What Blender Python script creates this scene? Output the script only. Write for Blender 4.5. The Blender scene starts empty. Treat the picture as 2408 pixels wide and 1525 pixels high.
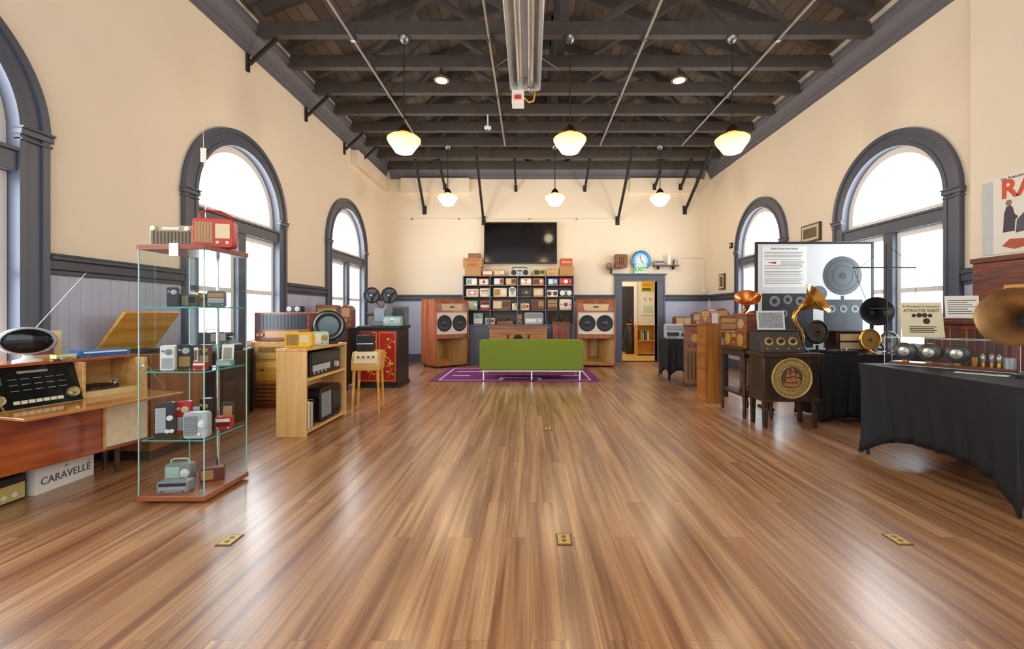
import bpy, bmesh, math, random
from mathutils import Vector, Matrix
R=math.radians; PI=math.pi
random.seed(4)
SC=bpy.context.scene; COL=SC.collection
SC.view_settings.view_transform='Standard'
F,H,CX,CY=1030.,1.25,1245.,735.
def wx(px,Y): return (px-CX)*Y/F
def wz(py,Y): return H-(py-CY)*Y/F
XL,XR,YB=-3.72,4.64,11.2
# ---------------------------------------------------------------- materials
def lin(h):
    h=h.lstrip('#'); c=[int(h[i:i+2],16)/255 for i in (0,2,4)]
    return tuple((x/12.92 if x<=.04045 else ((x+.055)/1.055)**2.4) for x in c)+(1,)
def sc_(c,k): return tuple(min(1,x*k) for x in c[:3])+(1,)
MC={}
def newmat(n):
    m=bpy.data.materials.new(n); m.use_nodes=True
    nt=m.node_tree; return m,nt,nt.nodes['Principled BSDF'],nt.nodes['Material Output']
def mat(h,r=.5,m=0,var=.12,sc=9,e=0,coat=0,spec=.5):
    k=('p',h,r,m,var,sc,e,coat,spec)
    if k in MC: return MC[k]
    M,nt,b,o=newmat('paint_'+h[1:]); N=nt.nodes; L=nt.links
    c=lin(h)
    tc=N.new('ShaderNodeTexCoord'); no=N.new('ShaderNodeTexNoise'); no.inputs['Scale'].default_value=sc; no.inputs['Detail'].default_value=4
    mx=N.new('ShaderNodeMixRGB'); mx.inputs[1].default_value=sc_(c,1-var); mx.inputs[2].default_value=sc_(c,1+var*.7)
    L.new(tc.outputs['Object'],no.inputs['Vector']); L.new(no.outputs['Fac'],mx.inputs[0]); L.new(mx.outputs[0],b.inputs['Base Color'])
    b.inputs['Roughness'].default_value=r; b.inputs['Metallic'].default_value=m; b.inputs['Specular IOR Level'].default_value=spec
    if coat: b.inputs['Coat Weight'].default_value=coat
    if e:
        b.inputs['Emission Color'].default_value=c; b.inputs['Emission Strength'].default_value=e
    MC[k]=M; return M
def globe_mat(n,lo,hi,e):
    M,nt,b,o=newmat(n); N=nt.nodes; L=nt.links
    tc=N.new('ShaderNodeTexCoord'); sp=N.new('ShaderNodeSeparateXYZ'); mr=N.new('ShaderNodeMapRange'); mr.inputs[1].default_value=-.22; mr.inputs[2].default_value=-.03
    rp=N.new('ShaderNodeValToRGB'); rp.color_ramp.elements[0].color=lin(lo); rp.color_ramp.elements[1].color=lin(hi)
    L.new(tc.outputs['Object'],sp.inputs[0]); L.new(sp.outputs['Z'],mr.inputs[0]); L.new(mr.outputs[0],rp.inputs[0]); L.new(rp.outputs[0],b.inputs['Emission Color'])
    b.inputs['Base Color'].default_value=lin('#B89870'); b.inputs['Roughness'].default_value=.3; b.inputs['Emission Strength'].default_value=e; return M
def wood(h1,h2,axis='X',sc=1.,r=.38,coat=.15):
    k=('w',h1,h2,axis,sc,r)
    if k in MC: return MC[k]
    M,nt,b,o=newmat('wood_'+h1[1:]); N=nt.nodes; L=nt.links
    tc=N.new('ShaderNodeTexCoord'); mp=N.new('ShaderNodeMapping'); no=N.new('ShaderNodeTexNoise')
    s=[22*sc]*3; s['XYZ'.index(axis)]=1.6*sc; mp.inputs['Scale'].default_value=s
    no.inputs['Scale'].default_value=1; no.inputs['Detail'].default_value=6; no.inputs['Distortion'].default_value=.6
    rp=N.new('ShaderNodeValToRGB'); rp.color_ramp.elements[0].position=.32; rp.color_ramp.elements[1].position=.68
    rp.color_ramp.elements[0].color=lin(h1); rp.color_ramp.elements[1].color=lin(h2)
    L.new(tc.outputs['Object'],mp.inputs[0]); L.new(mp.outputs[0],no.inputs['Vector']); L.new(no.outputs['Fac'],rp.inputs[0]); L.new(rp.outputs[0],b.inputs['Base Color'])
    b.inputs['Roughness'].default_value=r; b.inputs['Coat Weight'].default_value=coat
    MC[k]=M; return M
def glass(h,fac=.07,r=.03):
    k=('g',h,fac)
    if k in MC: return MC[k]
    M,nt,b,o=newmat('clear_'+h[1:]); N=nt.nodes; L=nt.links
    t=N.new('ShaderNodeBsdfTransparent'); t.inputs[0].default_value=lin(h)
    g=N.new('ShaderNodeBsdfGlossy'); g.inputs['Roughness'].default_value=r
    lw=N.new('ShaderNodeLayerWeight'); lw.inputs['Blend'].default_value=.25
    pw=N.new('ShaderNodeMath'); pw.operation='POWER'; pw.inputs[1].default_value=3
    ad=N.new('ShaderNodeMath'); ad.operation='MULTIPLY_ADD'; ad.use_clamp=True; ad.inputs[1].default_value=.3; ad.inputs[2].default_value=fac*.5
    mx=N.new('ShaderNodeMixShader'); L.new(lw.outputs['Facing'],pw.inputs[0]); L.new(pw.outputs[0],ad.inputs[0]); L.new(ad.outputs[0],mx.inputs[0])
    L.new(t.outputs[0],mx.inputs[1]); L.new(g.outputs[0],mx.inputs[2]); L.new(mx.outputs[0],o.inputs['Surface'])
    MC[k]=M; return M
def floor_mat():
    M,nt,b,o=newmat('oak_planks'); N=nt.nodes; L=nt.links
    tc=N.new('ShaderNodeTexCoord'); mp=N.new('ShaderNodeMapping'); mp.inputs['Rotation'].default_value=(0,0,R(90))
    br=N.new('ShaderNodeTexBrick'); br.inputs['Scale'].default_value=1; br.inputs['Brick Width'].default_value=1.22; br.inputs['Row Height'].default_value=.152
    br.inputs['Mortar Size'].default_value=.0011; br.inputs['Mortar Smooth'].default_value=.3
    br.inputs['Color1'].default_value=(0,0,0,1); br.inputs['Color2'].default_value=(1,1,1,1); br.inputs['Mortar'].default_value=(.5,.5,.5,1)
    br.offset=.37
    L.new(tc.outputs['Object'],mp.inputs[0]); L.new(mp.outputs[0],br.inputs['Vector'])
    rp=N.new('ShaderNodeValToRGB'); cr=rp.color_ramp; cr.elements[0].position=0; cr.elements[0].color=lin('#D5A270'); cr.elements[1].position=1; cr.elements[1].color=lin('#DAAA79')
    for p,c in ((.3,'#DCAE7E'),(.55,'#D2A06F'),(.8,'#DFB386')):
        e=cr.elements.new(p); e.color=lin(c)
    L.new(br.outputs['Color'],rp.inputs[0]); cur=rp.outputs[0]
    off=N.new('ShaderNodeVectorMath'); off.operation='MULTIPLY'; off.inputs[1].default_value=(.7,.4,.5); L.new(br.outputs['Color'],off.inputs[0])
    for s,lo,p0,p1,f in (((20,.6,1),'#8C5C3A',.34,.6,.7),((80,2.0,1),'#A87A56',.3,.68,.5),((5,.28,1),'#A87C58',.3,.68,.6)):
        m2=N.new('ShaderNodeMapping'); m2.inputs['Scale'].default_value=s
        av=N.new('ShaderNodeVectorMath'); av.operation='ADD'
        no=N.new('ShaderNodeTexNoise'); no.inputs['Scale'].default_value=1.; no.inputs['Detail'].default_value=4; no.inputs['Distortion'].default_value=.4
        r2=N.new('ShaderNodeValToRGB'); r2.color_ramp.elements[0].position=p0; r2.color_ramp.elements[1].position=p1
        r2.color_ramp.elements[0].color=lin(lo); r2.color_ramp.elements[1].color=(1,1,1,1)
        mx=N.new('ShaderNodeMixRGB'); mx.blend_type='MULTIPLY'; mx.inputs[0].default_value=f
        L.new(tc.outputs['Object'],m2.inputs[0]); L.new(m2.outputs[0],av.inputs[0]); L.new(off.outputs[0],av.inputs[1]); L.new(av.outputs[0],no.inputs['Vector']); L.new(no.outputs['Fac'],r2.inputs[0])
        L.new(cur,mx.inputs[1]); L.new(r2.outputs[0],mx.inputs[2]); cur=mx.outputs[0]
    mm=N.new('ShaderNodeMixRGB'); mm.inputs[2].default_value=lin('#7A5030'); L.new(br.outputs['Fac'],mm.inputs[0]); L.new(cur,mm.inputs[1])
    L.new(mm.outputs[0],b.inputs['Base Color']); b.inputs['Roughness'].default_value=.34; b.inputs['Specular IOR Level'].default_value=.6
    b.inputs['Coat Weight'].default_value=.6; b.inputs['Coat Roughness'].default_value=.22
    return M
def boards_mat(h1,h2,hm,width,row,rot,rough=.7):
    M,nt,b,o=newmat('boards_'+h1[1:]); N=nt.nodes; L=nt.links
    tc=N.new('ShaderNodeTexCoord'); mp=N.new('ShaderNodeMapping'); mp.inputs['Rotation'].default_value=rot
    br=N.new('ShaderNodeTexBrick'); br.inputs['Scale'].default_value=1; br.inputs['Brick Width'].default_value=width; br.inputs['Row Height'].default_value=row
    br.inputs['Mortar Size'].default_value=.005; br.inputs['Color1'].default_value=lin(h1); br.inputs['Color2'].default_value=lin(h2); br.inputs['Mortar'].default_value=lin(hm)
    L.new(tc.outputs['Object'],mp.inputs[0]); L.new(mp.outputs[0],br.inputs['Vector']); L.new(br.outputs['Color'],b.inputs['Base Color'])
    b.inputs['Roughness'].default_value=rough
    return M
PAL={'ivory':'#EFE6CB','cream':'#E4D2A6','white':'#F2F0EA','black':'#17171A','char':'#2C2D31','grey':'#8F9498','silver':'#B9BDC0','red':'#C2261F','dred':'#74201C',
 'orange':'#D9692B','yellow':'#F0BE18','lime':'#B9C23A','teal':'#7FB3AE','mint':'#B8D8C4','blue':'#2E74B8','brown':'#5B331C','tan':'#B88A55','gold':'#B08A3A','pink':'#D79A90','slate':'#59606F','beige':'#A79E8A','taupe':'#6E6555'}
def pc(n,r=.35,m=0): 
    return mat(PAL[n],r,m)
W_MAH=wood('#54200F','#9C4A26','Z'); W_MAHX=wood('#4C1E0F','#8A4224','X'); W_DARK=wood('#21140E','#46301F','X'); W_DARKZ=wood('#21140E','#463020','Z')
W_PINE=wood('#D9A25A','#EFC98A','Z',.6); W_PINEX=wood('#D9A25A','#EFC98A','X',.6); W_HON=wood('#C98A2F','#EDB95C','X',.7); W_HONZ=wood('#8A4E1C','#B4752F','Z',.6); W_HONX=wood('#8A4E1C','#B4752F','X',.6); W_MAPLE=wood('#C48D4C','#E2B877','X',.8)
W_WAL=wood('#5E2E14','#96562E','X'); W_RED=wood('#7A2E0D','#C0601F','X',.8,.25,.4); W_ORW=wood('#803A1C','#B26438','Z',.7)
def wm(n): return {'wal':W_WAL,'mah':W_MAHX,'dark':W_DARK,'maple':W_MAPLE,'hon':W_HON}.get(n) or pc(n)
BRASS=mat('#C79A45',.28,1); CHROME=mat('#D5D8DA',.18,1); STEEL=mat('#8F9396',.35,1); IRON=mat('#1D1A18',.55); GUN=mat('#5A5550',.4,.6)
BLK=mat('#15151A',.45); RUB=mat('#1A1A1A',.7); CARD=mat('#B98B5A',.8); PAPER=mat('#EFEBE0',.8,var=.04); INK=mat('#1C1C1E',.6); CLOTH=mat('#17191F',.7,var=.3,sc=30)
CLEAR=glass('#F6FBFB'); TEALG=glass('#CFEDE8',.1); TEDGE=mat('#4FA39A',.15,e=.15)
SLATE=mat('#535866',.42,var=.06,sc=3); RAILM=mat('#464853',.45,var=.06); CORN=mat('#6A6972',.55,var=.1,sc=3)
WALLM=mat('#F2E3CC',.85,var=.05,sc=1.4); WHT=mat('#EDEAE2',.5,var=.04)
BEAM=mat('#4E4743',.65,var=.35,sc=6); BLKST=mat('#211E1C',.6)
# ---------------------------------------------------------------- mesh builder
class MB:
    def __init__(s): s.b=bmesh.new()
    def poly(s,vs,fs):
        v=[s.b.verts.new(p) for p in vs]
        for f in fs:
            try: s.b.faces.new([v[i] for i in f])
            except ValueError: pass
        return s
    def box(s,x0,x1,y0,y1,z0,z1):
        return s.poly([(x,y,z) for x in (x0,x1) for y in (y0,y1) for z in (z0,z1)],[(0,1,3,2),(4,6,7,5),(0,4,5,1),(2,3,7,6),(0,2,6,4),(1,5,7,3)])
    def bar(s,p,q,w,h,up=(0,0,1)):
        p=Vector(p);q=Vector(q);d=(q-p).normalized();u=Vector(up)
        if abs(d.dot(u))>.99: u=Vector((0,1,0))
        a=d.cross(u).normalized();c=a.cross(d).normalized()
        vs=[b_+a*(i*w/2)+c*(j*h/2) for b_ in (p,q) for i,j in ((-1,-1),(1,-1),(1,1),(-1,1))]
        return s.poly(vs,[(3,2,1,0),(4,5,6,7),(0,1,5,4),(1,2,6,5),(2,3,7,6),(3,0,4,7)])
    def lathe(s,prof,o=(0,0,0),ax=(0,0,1),n=24,cap=True,sx=1,sy=1):
        o=Vector(o);ax=Vector(ax).normalized();u=Vector((1,0,0)) if abs(ax.x)<.9 else Vector((0,0,1))
        a=(u-ax*u.dot(ax)).normalized();c=ax.cross(a)
        rings=[]
        for r,h in prof:
            if r<1e-6: rings.append([s.b.verts.new(o+ax*h)])
            else: rings.append([s.b.verts.new(o+ax*h+(a*math.cos(2*PI*i/n)*sx+c*math.sin(2*PI*i/n)*sy)*r) for i in range(n)])
        for A,B in zip(rings,rings[1:]):
            for i in range(n):
                j=(i+1)%n
                q=[A[i%len(A)],A[j%len(A)],B[j%len(B)],B[i%len(B)]]
                q=list(dict.fromkeys(q))
                if len(q)>2: s.b.faces.new(q)
        if cap:
            for r in (rings[0],rings[-1]):
                if len(r)>2: s.b.faces.new(r)
        return s
    def cyl(s,p,q,r,r2=None,n=16):
        p=Vector(p);q=Vector(q); d=q-p
        return s.lathe([(r,0),(r if r2 is None else r2,d.length)],p,d,n)
    def tube(s,pts,r,n=8,closed=False):
        P=[Vector(p) for p in pts]; m=len(P); rings=[]
        rr=r if isinstance(r,(list,tuple)) else [r]*m
        prev=None
        for i,p in enumerate(P):
            if closed: t=P[(i+1)%m]-P[i-1]
            else: t=P[min(i+1,m-1)]-P[max(i-1,0)]
            t.normalize()
            if prev is None:
                u=Vector((0,0,1)) if abs(t.z)<.9 else Vector((1,0,0)); a=(u-t*u.dot(t)).normalized()
            else: a=(prev-t*prev.dot(t)).normalized()
            prev=a;c=t.cross(a)
            rings.append([s.b.verts.new(p+(a*math.cos(2*PI*k/n)+c*math.sin(2*PI*k/n))*rr[i]) for k in range(n)])
        pr=list(zip(rings,rings[1:]))+([(rings[-1],rings[0])] if closed else [])
        for A,B in pr:
            for k in range(n): s.b.faces.new([A[k],A[(k+1)%n],B[(k+1)%n],B[k]])
        if not closed: s.b.faces.new(rings[0]); s.b.faces.new(rings[-1])
        return s
    def ring(s,c,R_,r,ax='y',n=28,m=8,sx=1):
        c=Vector(c);pts=[]
        for i in range(n):
            a=2*PI*i/n;u,v=math.cos(a)*R_*sx,math.sin(a)*R_
            pts.append(c+{'y':Vector((u,0,v)),'z':Vector((u,v,0)),'x':Vector((0,u,v))}[ax])
        return s.tube(pts,r,m,True)
    def prism(s,pl,a0,a1,plane='xz'):
        f={'xz':lambda u,v,w:(u,w,v),'xy':lambda u,v,w:(u,v,w),'yz':lambda u,v,w:(w,u,v)}[plane]
        n=len(pl); vs=[f(u,v,a0) for u,v in pl]+[f(u,v,a1) for u,v in pl]
        return s.poly(vs,[tuple(range(n)),tuple(range(2*n-1,n-1,-1))]+[(i,(i+1)%n,n+(i+1)%n,n+i) for i in range(n)])
    def ball(s,c,r,sx=1,sy=1,sz=1,n=20):
        m=n//2
        return s.lathe([(r*math.sin(PI*i/m)*1.0,-r*sz*math.cos(PI*i/m)) for i in range(m+1)],c,(0,0,1),n,False,sx,sy)
    def done(s,name,m,parent=None,bev=0,seg=2,flat=False):
        bmesh.ops.recalc_face_normals(s.b,faces=s.b.faces)
        me=bpy.data.meshes.new(name); s.b.to_mesh(me); s.b.free()
        if not flat: me.polygons.foreach_set('use_smooth',[True]*len(me.polygons)); me.set_sharp_from_angle(angle=R(38))
        me.materials.append(m); o=bpy.data.objects.new(name,me); COL.objects.link(o)
        if parent: o.parent=parent
        if bev:
            d=o.modifiers.new('edge','BEVEL'); d.width=bev; d.segments=seg; d.limit_method='ANGLE'; d.angle_limit=R(50)
        return o
def thing(name,label,cat,loc=(0,0,0),rz=0,group=None):
    o=bpy.data.objects.new(name,None); o.empty_display_size=.1; COL.objects.link(o); o.location=loc; o.rotation_euler=(0,0,R(rz))
    o['label']=label; o['category']=cat
    if group: o['group']=group
    return o
def struct(o): o['kind']='structure'; return o
def tag(o,label,cat,group=None):
    o['label']=label;o['category']=cat
    if group:o['group']=group
    return o
def bx(name,m,p,x0,x1,y0,y1,z0,z1,bev=.003): return MB().box(x0,x1,y0,y1,z0,z1).done(name,m,p,bev)
def rpoly(w,h,r,n=5,z0=0):
    r=min(r,w*.49,h*.49); out=[]
    for cx,cz,a in ((w/2-r,z0+r,-90),(w/2-r,z0+h-r,0),(-w/2+r,z0+h-r,90),(-w/2+r,z0+r,180)):
        for i in range(n+1):
            t=R(a+90*i/n); out.append((cx+r*math.cos(t),cz+r*math.sin(t)))
    return out
def text(s,size,m,parent,o,right=(1,0,0),up=(0,0,1),name='lettering',al='CENTER',sx=1,bold=0):
    cu=bpy.data.curves.new('t','FONT'); cu.body=s; cu.size=size; cu.align_x=al; cu.align_y='CENTER'; cu.extrude=.0006; cu.resolution_u=3; cu.offset=bold
    ob=bpy.data.objects.new('t',cu); COL.objects.link(ob)
    dg=bpy.context.evaluated_depsgraph_get(); me=bpy.data.meshes.new_from_object(ob.evaluated_get(dg))
    bpy.data.objects.remove(ob)
    r=Vector(right).normalized();u=Vector(up).normalized();n=r.cross(u)
    Mx=Matrix(((r.x*sx,u.x,n.x,o[0]),(r.y*sx,u.y,n.y,o[1]),(r.z*sx,u.z,n.z,o[2]),(0,0,0,1)))
    me.transform(Mx); me.materials.clear(); me.materials.append(m)
    ob=bpy.data.objects.new(name,me); COL.objects.link(ob)
    if parent: ob.parent=parent
    return ob
# ---------------------------------------------------------------- radios
def radio(label,loc,rz,w,h,d,body,style='A',tr='cream',acc='gold',name='table_radio',cat='radio',group=None,handle=None,r=None,parts=True):
    t=thing(name,label,cat,loc,rz,group); r=min(w,h)*.14 if r is None else r
    tm=wm(tr); am=wm(acc); bm=wm(body) if isinstance(body,str) else body
    b=MB()
    if style=='T':
        zs=h-min(w/2,h*.5); pl=[(-w/2,0),(w/2,0)]+[(w/2*math.cos(R(a)),zs+(h-zs)*math.sin(R(a))) for a in range(0,181,15)]
        b.prism(pl,-d/2,d/2)
    else: b.prism(rpoly(w,h,r),-d/2,d/2)
    b.done('cabinet',bm,t,min(w,h)*.02)
    y=-d/2
    def gr(x0,x1,z0,z1,n,vert,m1=tm,m2=None):
        g=MB().box(x0,x1,y-.003,y+.002,z0,z1)
        for i in range(n):
            f=(i+.5)/n
            if vert: c=x0+(x1-x0)*f; e=(x1-x0)/n*.28; g.box(c-e,c+e,y-.007,y-.002,z0,z1)
            else: c=z0+(z1-z0)*f; e=(z1-z0)/n*.28; g.box(x0,x1,y-.007,y-.002,c-e,c+e)
        g.done('grille',m1,t)
    def dial(x,z,rad,m1=am,rect=None):
        g=MB()
        if rect: g.box(x-rect[0]/2,x+rect[0]/2,y-.006,y+.002,z-rect[1]/2,z+rect[1]/2)
        else: g.lathe([(rad,0),(rad,.008),(rad*.85,.012),(rad*.2,.012),(rad*.15,.02),(0,.02)],(x,y+.001,z),(0,-1,0),20)
        return g.done('dial',m1,t)
    def knob(x,z,rad,m1=am): MB().lathe([(rad,0),(rad*.9,rad*.9),(rad*.5,rad),(0,rad)],(x,y+.001,z),(0,-1,0),14).done('knob',m1,t)
    if style=='A': gr(-w*.44,w*.08,h*.14,h*.86,7,False); dial(w*.28,h*.55,min(w*.17,h*.32)); knob(w*.16,h*.17,h*.06); knob(w*.38,h*.17,h*.06)
    elif style=='B': dial(0,h*.72,0,am,(w*.84,h*.24)); gr(-w*.42,w*.42,h*.26,h*.54,5,False); knob(-w*.34,h*.13,h*.065); knob(w*.34,h*.13,h*.065)
    elif style=='C': gr(-w*.42,w*.42,h*.14,h*.86,9,True); dial(0,h*.5,min(w*.16,h*.3)); knob(-w*.34,h*.5,h*.07); knob(w*.34,h*.5,h*.07)
    elif style=='T': gr(-w*.32,w*.32,h*.48,h*.86,5,True); dial(0,h*.32,w*.16); knob(-w*.28,h*.13,w*.05); knob(w*.28,h*.13,w*.05); knob(0,h*.12,w*.05)
    elif style=='G':
        gr(-w*.44,w*.0,h*.14,h*.86,6,True); dial(w*.24,h*.56,0,am,(w*.36,h*.5)); knob(w*.12,h*.17,h*.06); knob(w*.36,h*.17,h*.06)
    elif style=='P':
        gr(-w*.38,w*.38,h*.08,h*.5,7,False); dial(w*.1,h*.74,min(w*.26,h*.17)); knob(-w*.32,h*.78,h*.05)
    elif style=='R':
        gr(-w*.46,w*.46,h*.55,h*.92,3,False); dial(-w*.15,h*.32,0,am,(w*.55,h*.26))
        for i in range(4): knob(-w*.38+i*w*.12,h*.12,h*.05)
        knob(w*.32,h*.3,h*.15)
    elif style=='W':
        gr(-w*.44,w*.44,h*.42,h*.92,14,True); dial(0,h*.24,0,am,(w*.6,h*.22))
        for x in (-.42,-.35,.35,.42): knob(w*x,h*.22,h*.06)
    elif style=='K':
        gr(-w*.46,w*.46,h*.1,h*.74,11,True); gr(-w*.2,w*.2,h*.8,h*.92,2,False,am); knob(-w*.4,h*.86,h*.11); knob(w*.4,h*.86,h*.11)
    elif style=='D':
        dial(-w*.27,h*.5,min(w*.2,h*.4),tm); dial(w*.27,h*.5,min(w*.2,h*.4),tm); dial(0,h*.75,0,am,(w*.2,h*.2)); knob(0,h*.3,h*.08)
    if handle:
        MB().tube([(-w*.36,0,h-.002),(-w*.34,0,h+handle*.7),(-w*.26,0,h+handle),(w*.26,0,h+handle),(w*.34,0,h+handle*.7),(w*.36,0,h-.002)],min(.009,handle*.18),8).done('handle',tm,t)
    return t
def horn(name,label,loc,rz,neck,axis,ln,r0,r1,m,mb,brad,nr=None,cat='horn speaker',inner=None):
    t=thing(name,label,cat,loc,rz)
    MB().lathe([(brad,0),(brad,.02),(brad*.8,.035),(brad*.45,.05),(.022,.07),(.018,.1)],(0,0,0),(0,0,1),20).done('base',mb,t)
    n=len(neck); MB().tube(neck,[ .018+(r0-.018)*i/(n-1) for i in range(n)],12).done('neck',m,t)
    P=[(r0+(r1-r0)*(i/16)**2.0,ln*i/16) for i in range(17)]
    prof=P+[(r1+.006,ln+.002),(r1,ln+.006)]+[(max(r-.004,.004),h+.003) for r,h in reversed(P)]
    q=MB().lathe(prof,neck[-1],axis,32,False).done('bell',m,t)
    a=Vector(axis).normalized(); o=Vector(neck[-1])+a*(ln*.12); MB().lathe([(r0*.98,0),(0,.001)],o,axis,20,False).done('throat',INK,q)
    return t
# ================================================================= SETTING
fl=struct(MB().box(XL-.3,XR+.3,-2.5,YB+.25,-.1,0).done('floor',floor_mat()))
def wall(name,u0,u1,z0,z1,ops,fn,th,m):
    g=MB(); 
    for d in (0,th):
        cur=u0
        def q(a,b_,c,e): g.poly([fn(a,c,d),fn(b_,c,d),fn(b_,e,d),fn(a,e,d)],[(0,1,2,3)])
        for uc,hw,si,sp,ar in ops:
            q(cur,uc-hw,z0,z1)
            if si>z0: q(uc-hw,uc+hw,z0,si)
            if ar:
                N_=24; A=[(uc-hw*math.cos(PI*i/N_),sp+hw*math.sin(PI*i/N_)) for i in range(N_+1)]
                for p,r in zip(A,A[1:]): g.poly([fn(p[0],p[1],d),fn(r[0],r[1],d),fn(r[0],z1,d),fn(p[0],z1,d)],[(0,1,2,3)])
            else: q(uc-hw,uc+hw,sp,z1)
            cur=uc+hw
        q(cur,u1,z0,z1)
    for uc,hw,si,sp,ar in ops:
        path=[(uc-hw,si),(uc-hw,sp)]+([(uc-hw*math.cos(PI*i/24),sp+hw*math.sin(PI*i/24)) for i in range(1,24)] if ar else [])+[(uc+hw,sp),(uc+hw,si)]
        if si>z0: path.append(path[0])
        for p,r in zip(path,path[1:]): g.poly([fn(p[0],p[1],0),fn(r[0],r[1],0),fn(r[0],r[1],th),fn(p[0],p[1],th)],[(0,1,2,3)])
    for a,b_ in (((u0,z0),(u0,z1)),((u0,z1),(u1,z1)),((u1,z1),(u1,z0)),((u1,z0),(u0,z0))):
        g.poly([fn(a[0],a[1],0),fn(b_[0],b_[1],0),fn(b_[0],b_[1],th),fn(a[0],a[1],th)],[(0,1,2,3)])
    return struct(g.done(name,m,flat=True))
SILL,SPR=.8,2.57
WL=[2.37,5.65,8.95]; WR=[5.65,8.83]
wall('wall_left',-2.5,YB+.2,0,5.3,[(y,.79,SILL,SPR,1) for y in WL],lambda u,z,d:(XL-d,u,z),.25,WALLM)
wall('wall_right',4.53,YB+.2,0,5.3,[(y,.79,SILL,SPR,1) for y in WR],lambda u,z,d:(XR+d,u,z),.25,WALLM)
struct(MB().box(XR-.08,XR+.25,-2.5,4.53,0,5.3).done('wall_front_right',WALLM))
wall('wall_back',XL,XR,0,5.3,[(2.81,.45,0,2.06,0)],lambda u,z,d:(u,YB+d,z),.2,WALLM)
RX=(XL+XR)/2; ZE=5.25; SL=.36; ZR=ZE+SL*(RX-XL)
DECK=boards_mat('#786859','#544A41','#1C1713',2.2,.16,(0,0,R(90)))
g=MB()
for sx in (-1,1):
    xe=XL-.1 if sx<0 else XR+.1; ze=ZE-SL*.1
    g.poly([(xe,-2.5,ze),(RX,-2.5,ZR),(RX,YB+.2,ZR),(xe,YB+.2,ze),(xe,-2.5,ze+.08),(RX,-2.5,ZR+.08),(RX,YB+.2,ZR+.08),(xe,YB+.2,ze+.08)],[(0,1,2,3),(4,5,6,7),(0,3,7,4)])
struct(g.done('ceiling',DECK,flat=True))
struct(MB().prism([(XL,5.28),(XR,5.28),(RX,ZR)],YB+.0,YB+.12).done('wall_gable',DECK))
# wainscot, rails, baseboards, cornice
WAINX=mat('#B4B9D0',.5,var=.05)
tn=[0]
def trim(g,m,bev=0):
    tn[0]+=1; return struct(g.done('trim_%d'%tn[0],m,None,bev))
def wains(f,segs):
    for a,b_,top in segs:
        g=MB(); n=max(1,int((b_-a)/.085))
        for i in range(n):
            u0=a+(b_-a)*i/n; u1=a+(b_-a)*(i+1)/n
            f(g,u0+.0012,u1-.0012,.012,0,top)
        f(g,a,b_,.0095,0,top); trim(g,WAINX)
        if top>1:
            g=MB(); f(g,a,b_,.05,1.585,1.66); f(g,a,b_,.075,1.66,1.69); f(g,a,b_,.06,1.69,1.71); f(g,a,b_,.03,1.545,1.585); trim(g,RAILM,.006)
def fL(g,a,b_,v,z0,z1): g.box(XL,XL+v,a,b_,z0,z1)
def fR(g,a,b_,v,z0,z1): g.box(XR-v,XR,a,b_,z0,z1)
def fR2(g,a,b_,v,z0,z1): g.box(XR-.08-v,XR-.08,a,b_,z0,z1)
def fB(g,a,b_,v,z0,z1): g.box(a,b_,YB-v,YB,z0,z1)
E=.985
wains(fL,[(-2,WL[0]-E,1.56),(WL[0]-E,WL[0]+E,.74),(WL[0]+E,WL[1]-E,1.56),(WL[1]-E,WL[1]+E,.74),(WL[1]+E,WL[2]-E,1.56),(WL[2]-E,WL[2]+E,.74),(WL[2]+E,YB,1.56)])
wains(fR,[(4.53,WR[0]-E,1.56),(WR[0]-E,WR[0]+E,.74),(WR[0]+E,WR[1]-E,1.56),(WR[1]-E,WR[1]+E,.74),(WR[1]+E,YB,1.56)])
wains(fR2,[(-2,4.53,1.56)])
wains(fB,[(XL+.08,2.19,1.56),(3.41,XR-.08,1.56)])
g=MB(); fL(g,-2,YB,.025,0,.2); fL(g,-2,YB,.016,.2,.22); struct(g.done('baseboard_left',SLATE))
g=MB(); fR(g,4.53,YB,.025,0,.2); struct(g.done('baseboard_right',SLATE))
g=MB(); fB(g,XL+.03,2.19,.025,0,.2); fB(g,3.41,XR-.03,.025,0,.2); struct(g.done('baseboard_back',SLATE))
CP=[(0,4.66),(.025,4.66),(.03,4.71),(.055,4.73),(.055,4.77),(.08,4.79),(.09,4.84),(.13,4.88),(.145,4.9),(.145,4.93),(.18,4.95),(.18,5.02),(0,5.02)]
g=MB(); g.prism([(XL+v,z) for v,z in CP],-2.5,YB,'xz'); trim(g,CORN)
g=MB(); g.prism([(XR-v,z) for v,z in CP],-2.5,YB,'xz'); trim(g,CORN)
g=MB(); g.prism([(YB-v,z) for v,z in CP],XL+.18,XR-.18,'yz'); trim(g,CORN)
g=MB(); g.box(-3.26,-1.52,YB-.14,YB,4.32,4.66); trim(g,WALLM,.01)
g=MB(); g.box(2.55,4.2,YB-.14,YB,4.32,4.66); trim(g,WALLM,.01)
g=MB(); g.box(XL,XL+.14,9.15,YB,4.36,4.66); trim(g,WALLM,.01)
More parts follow.
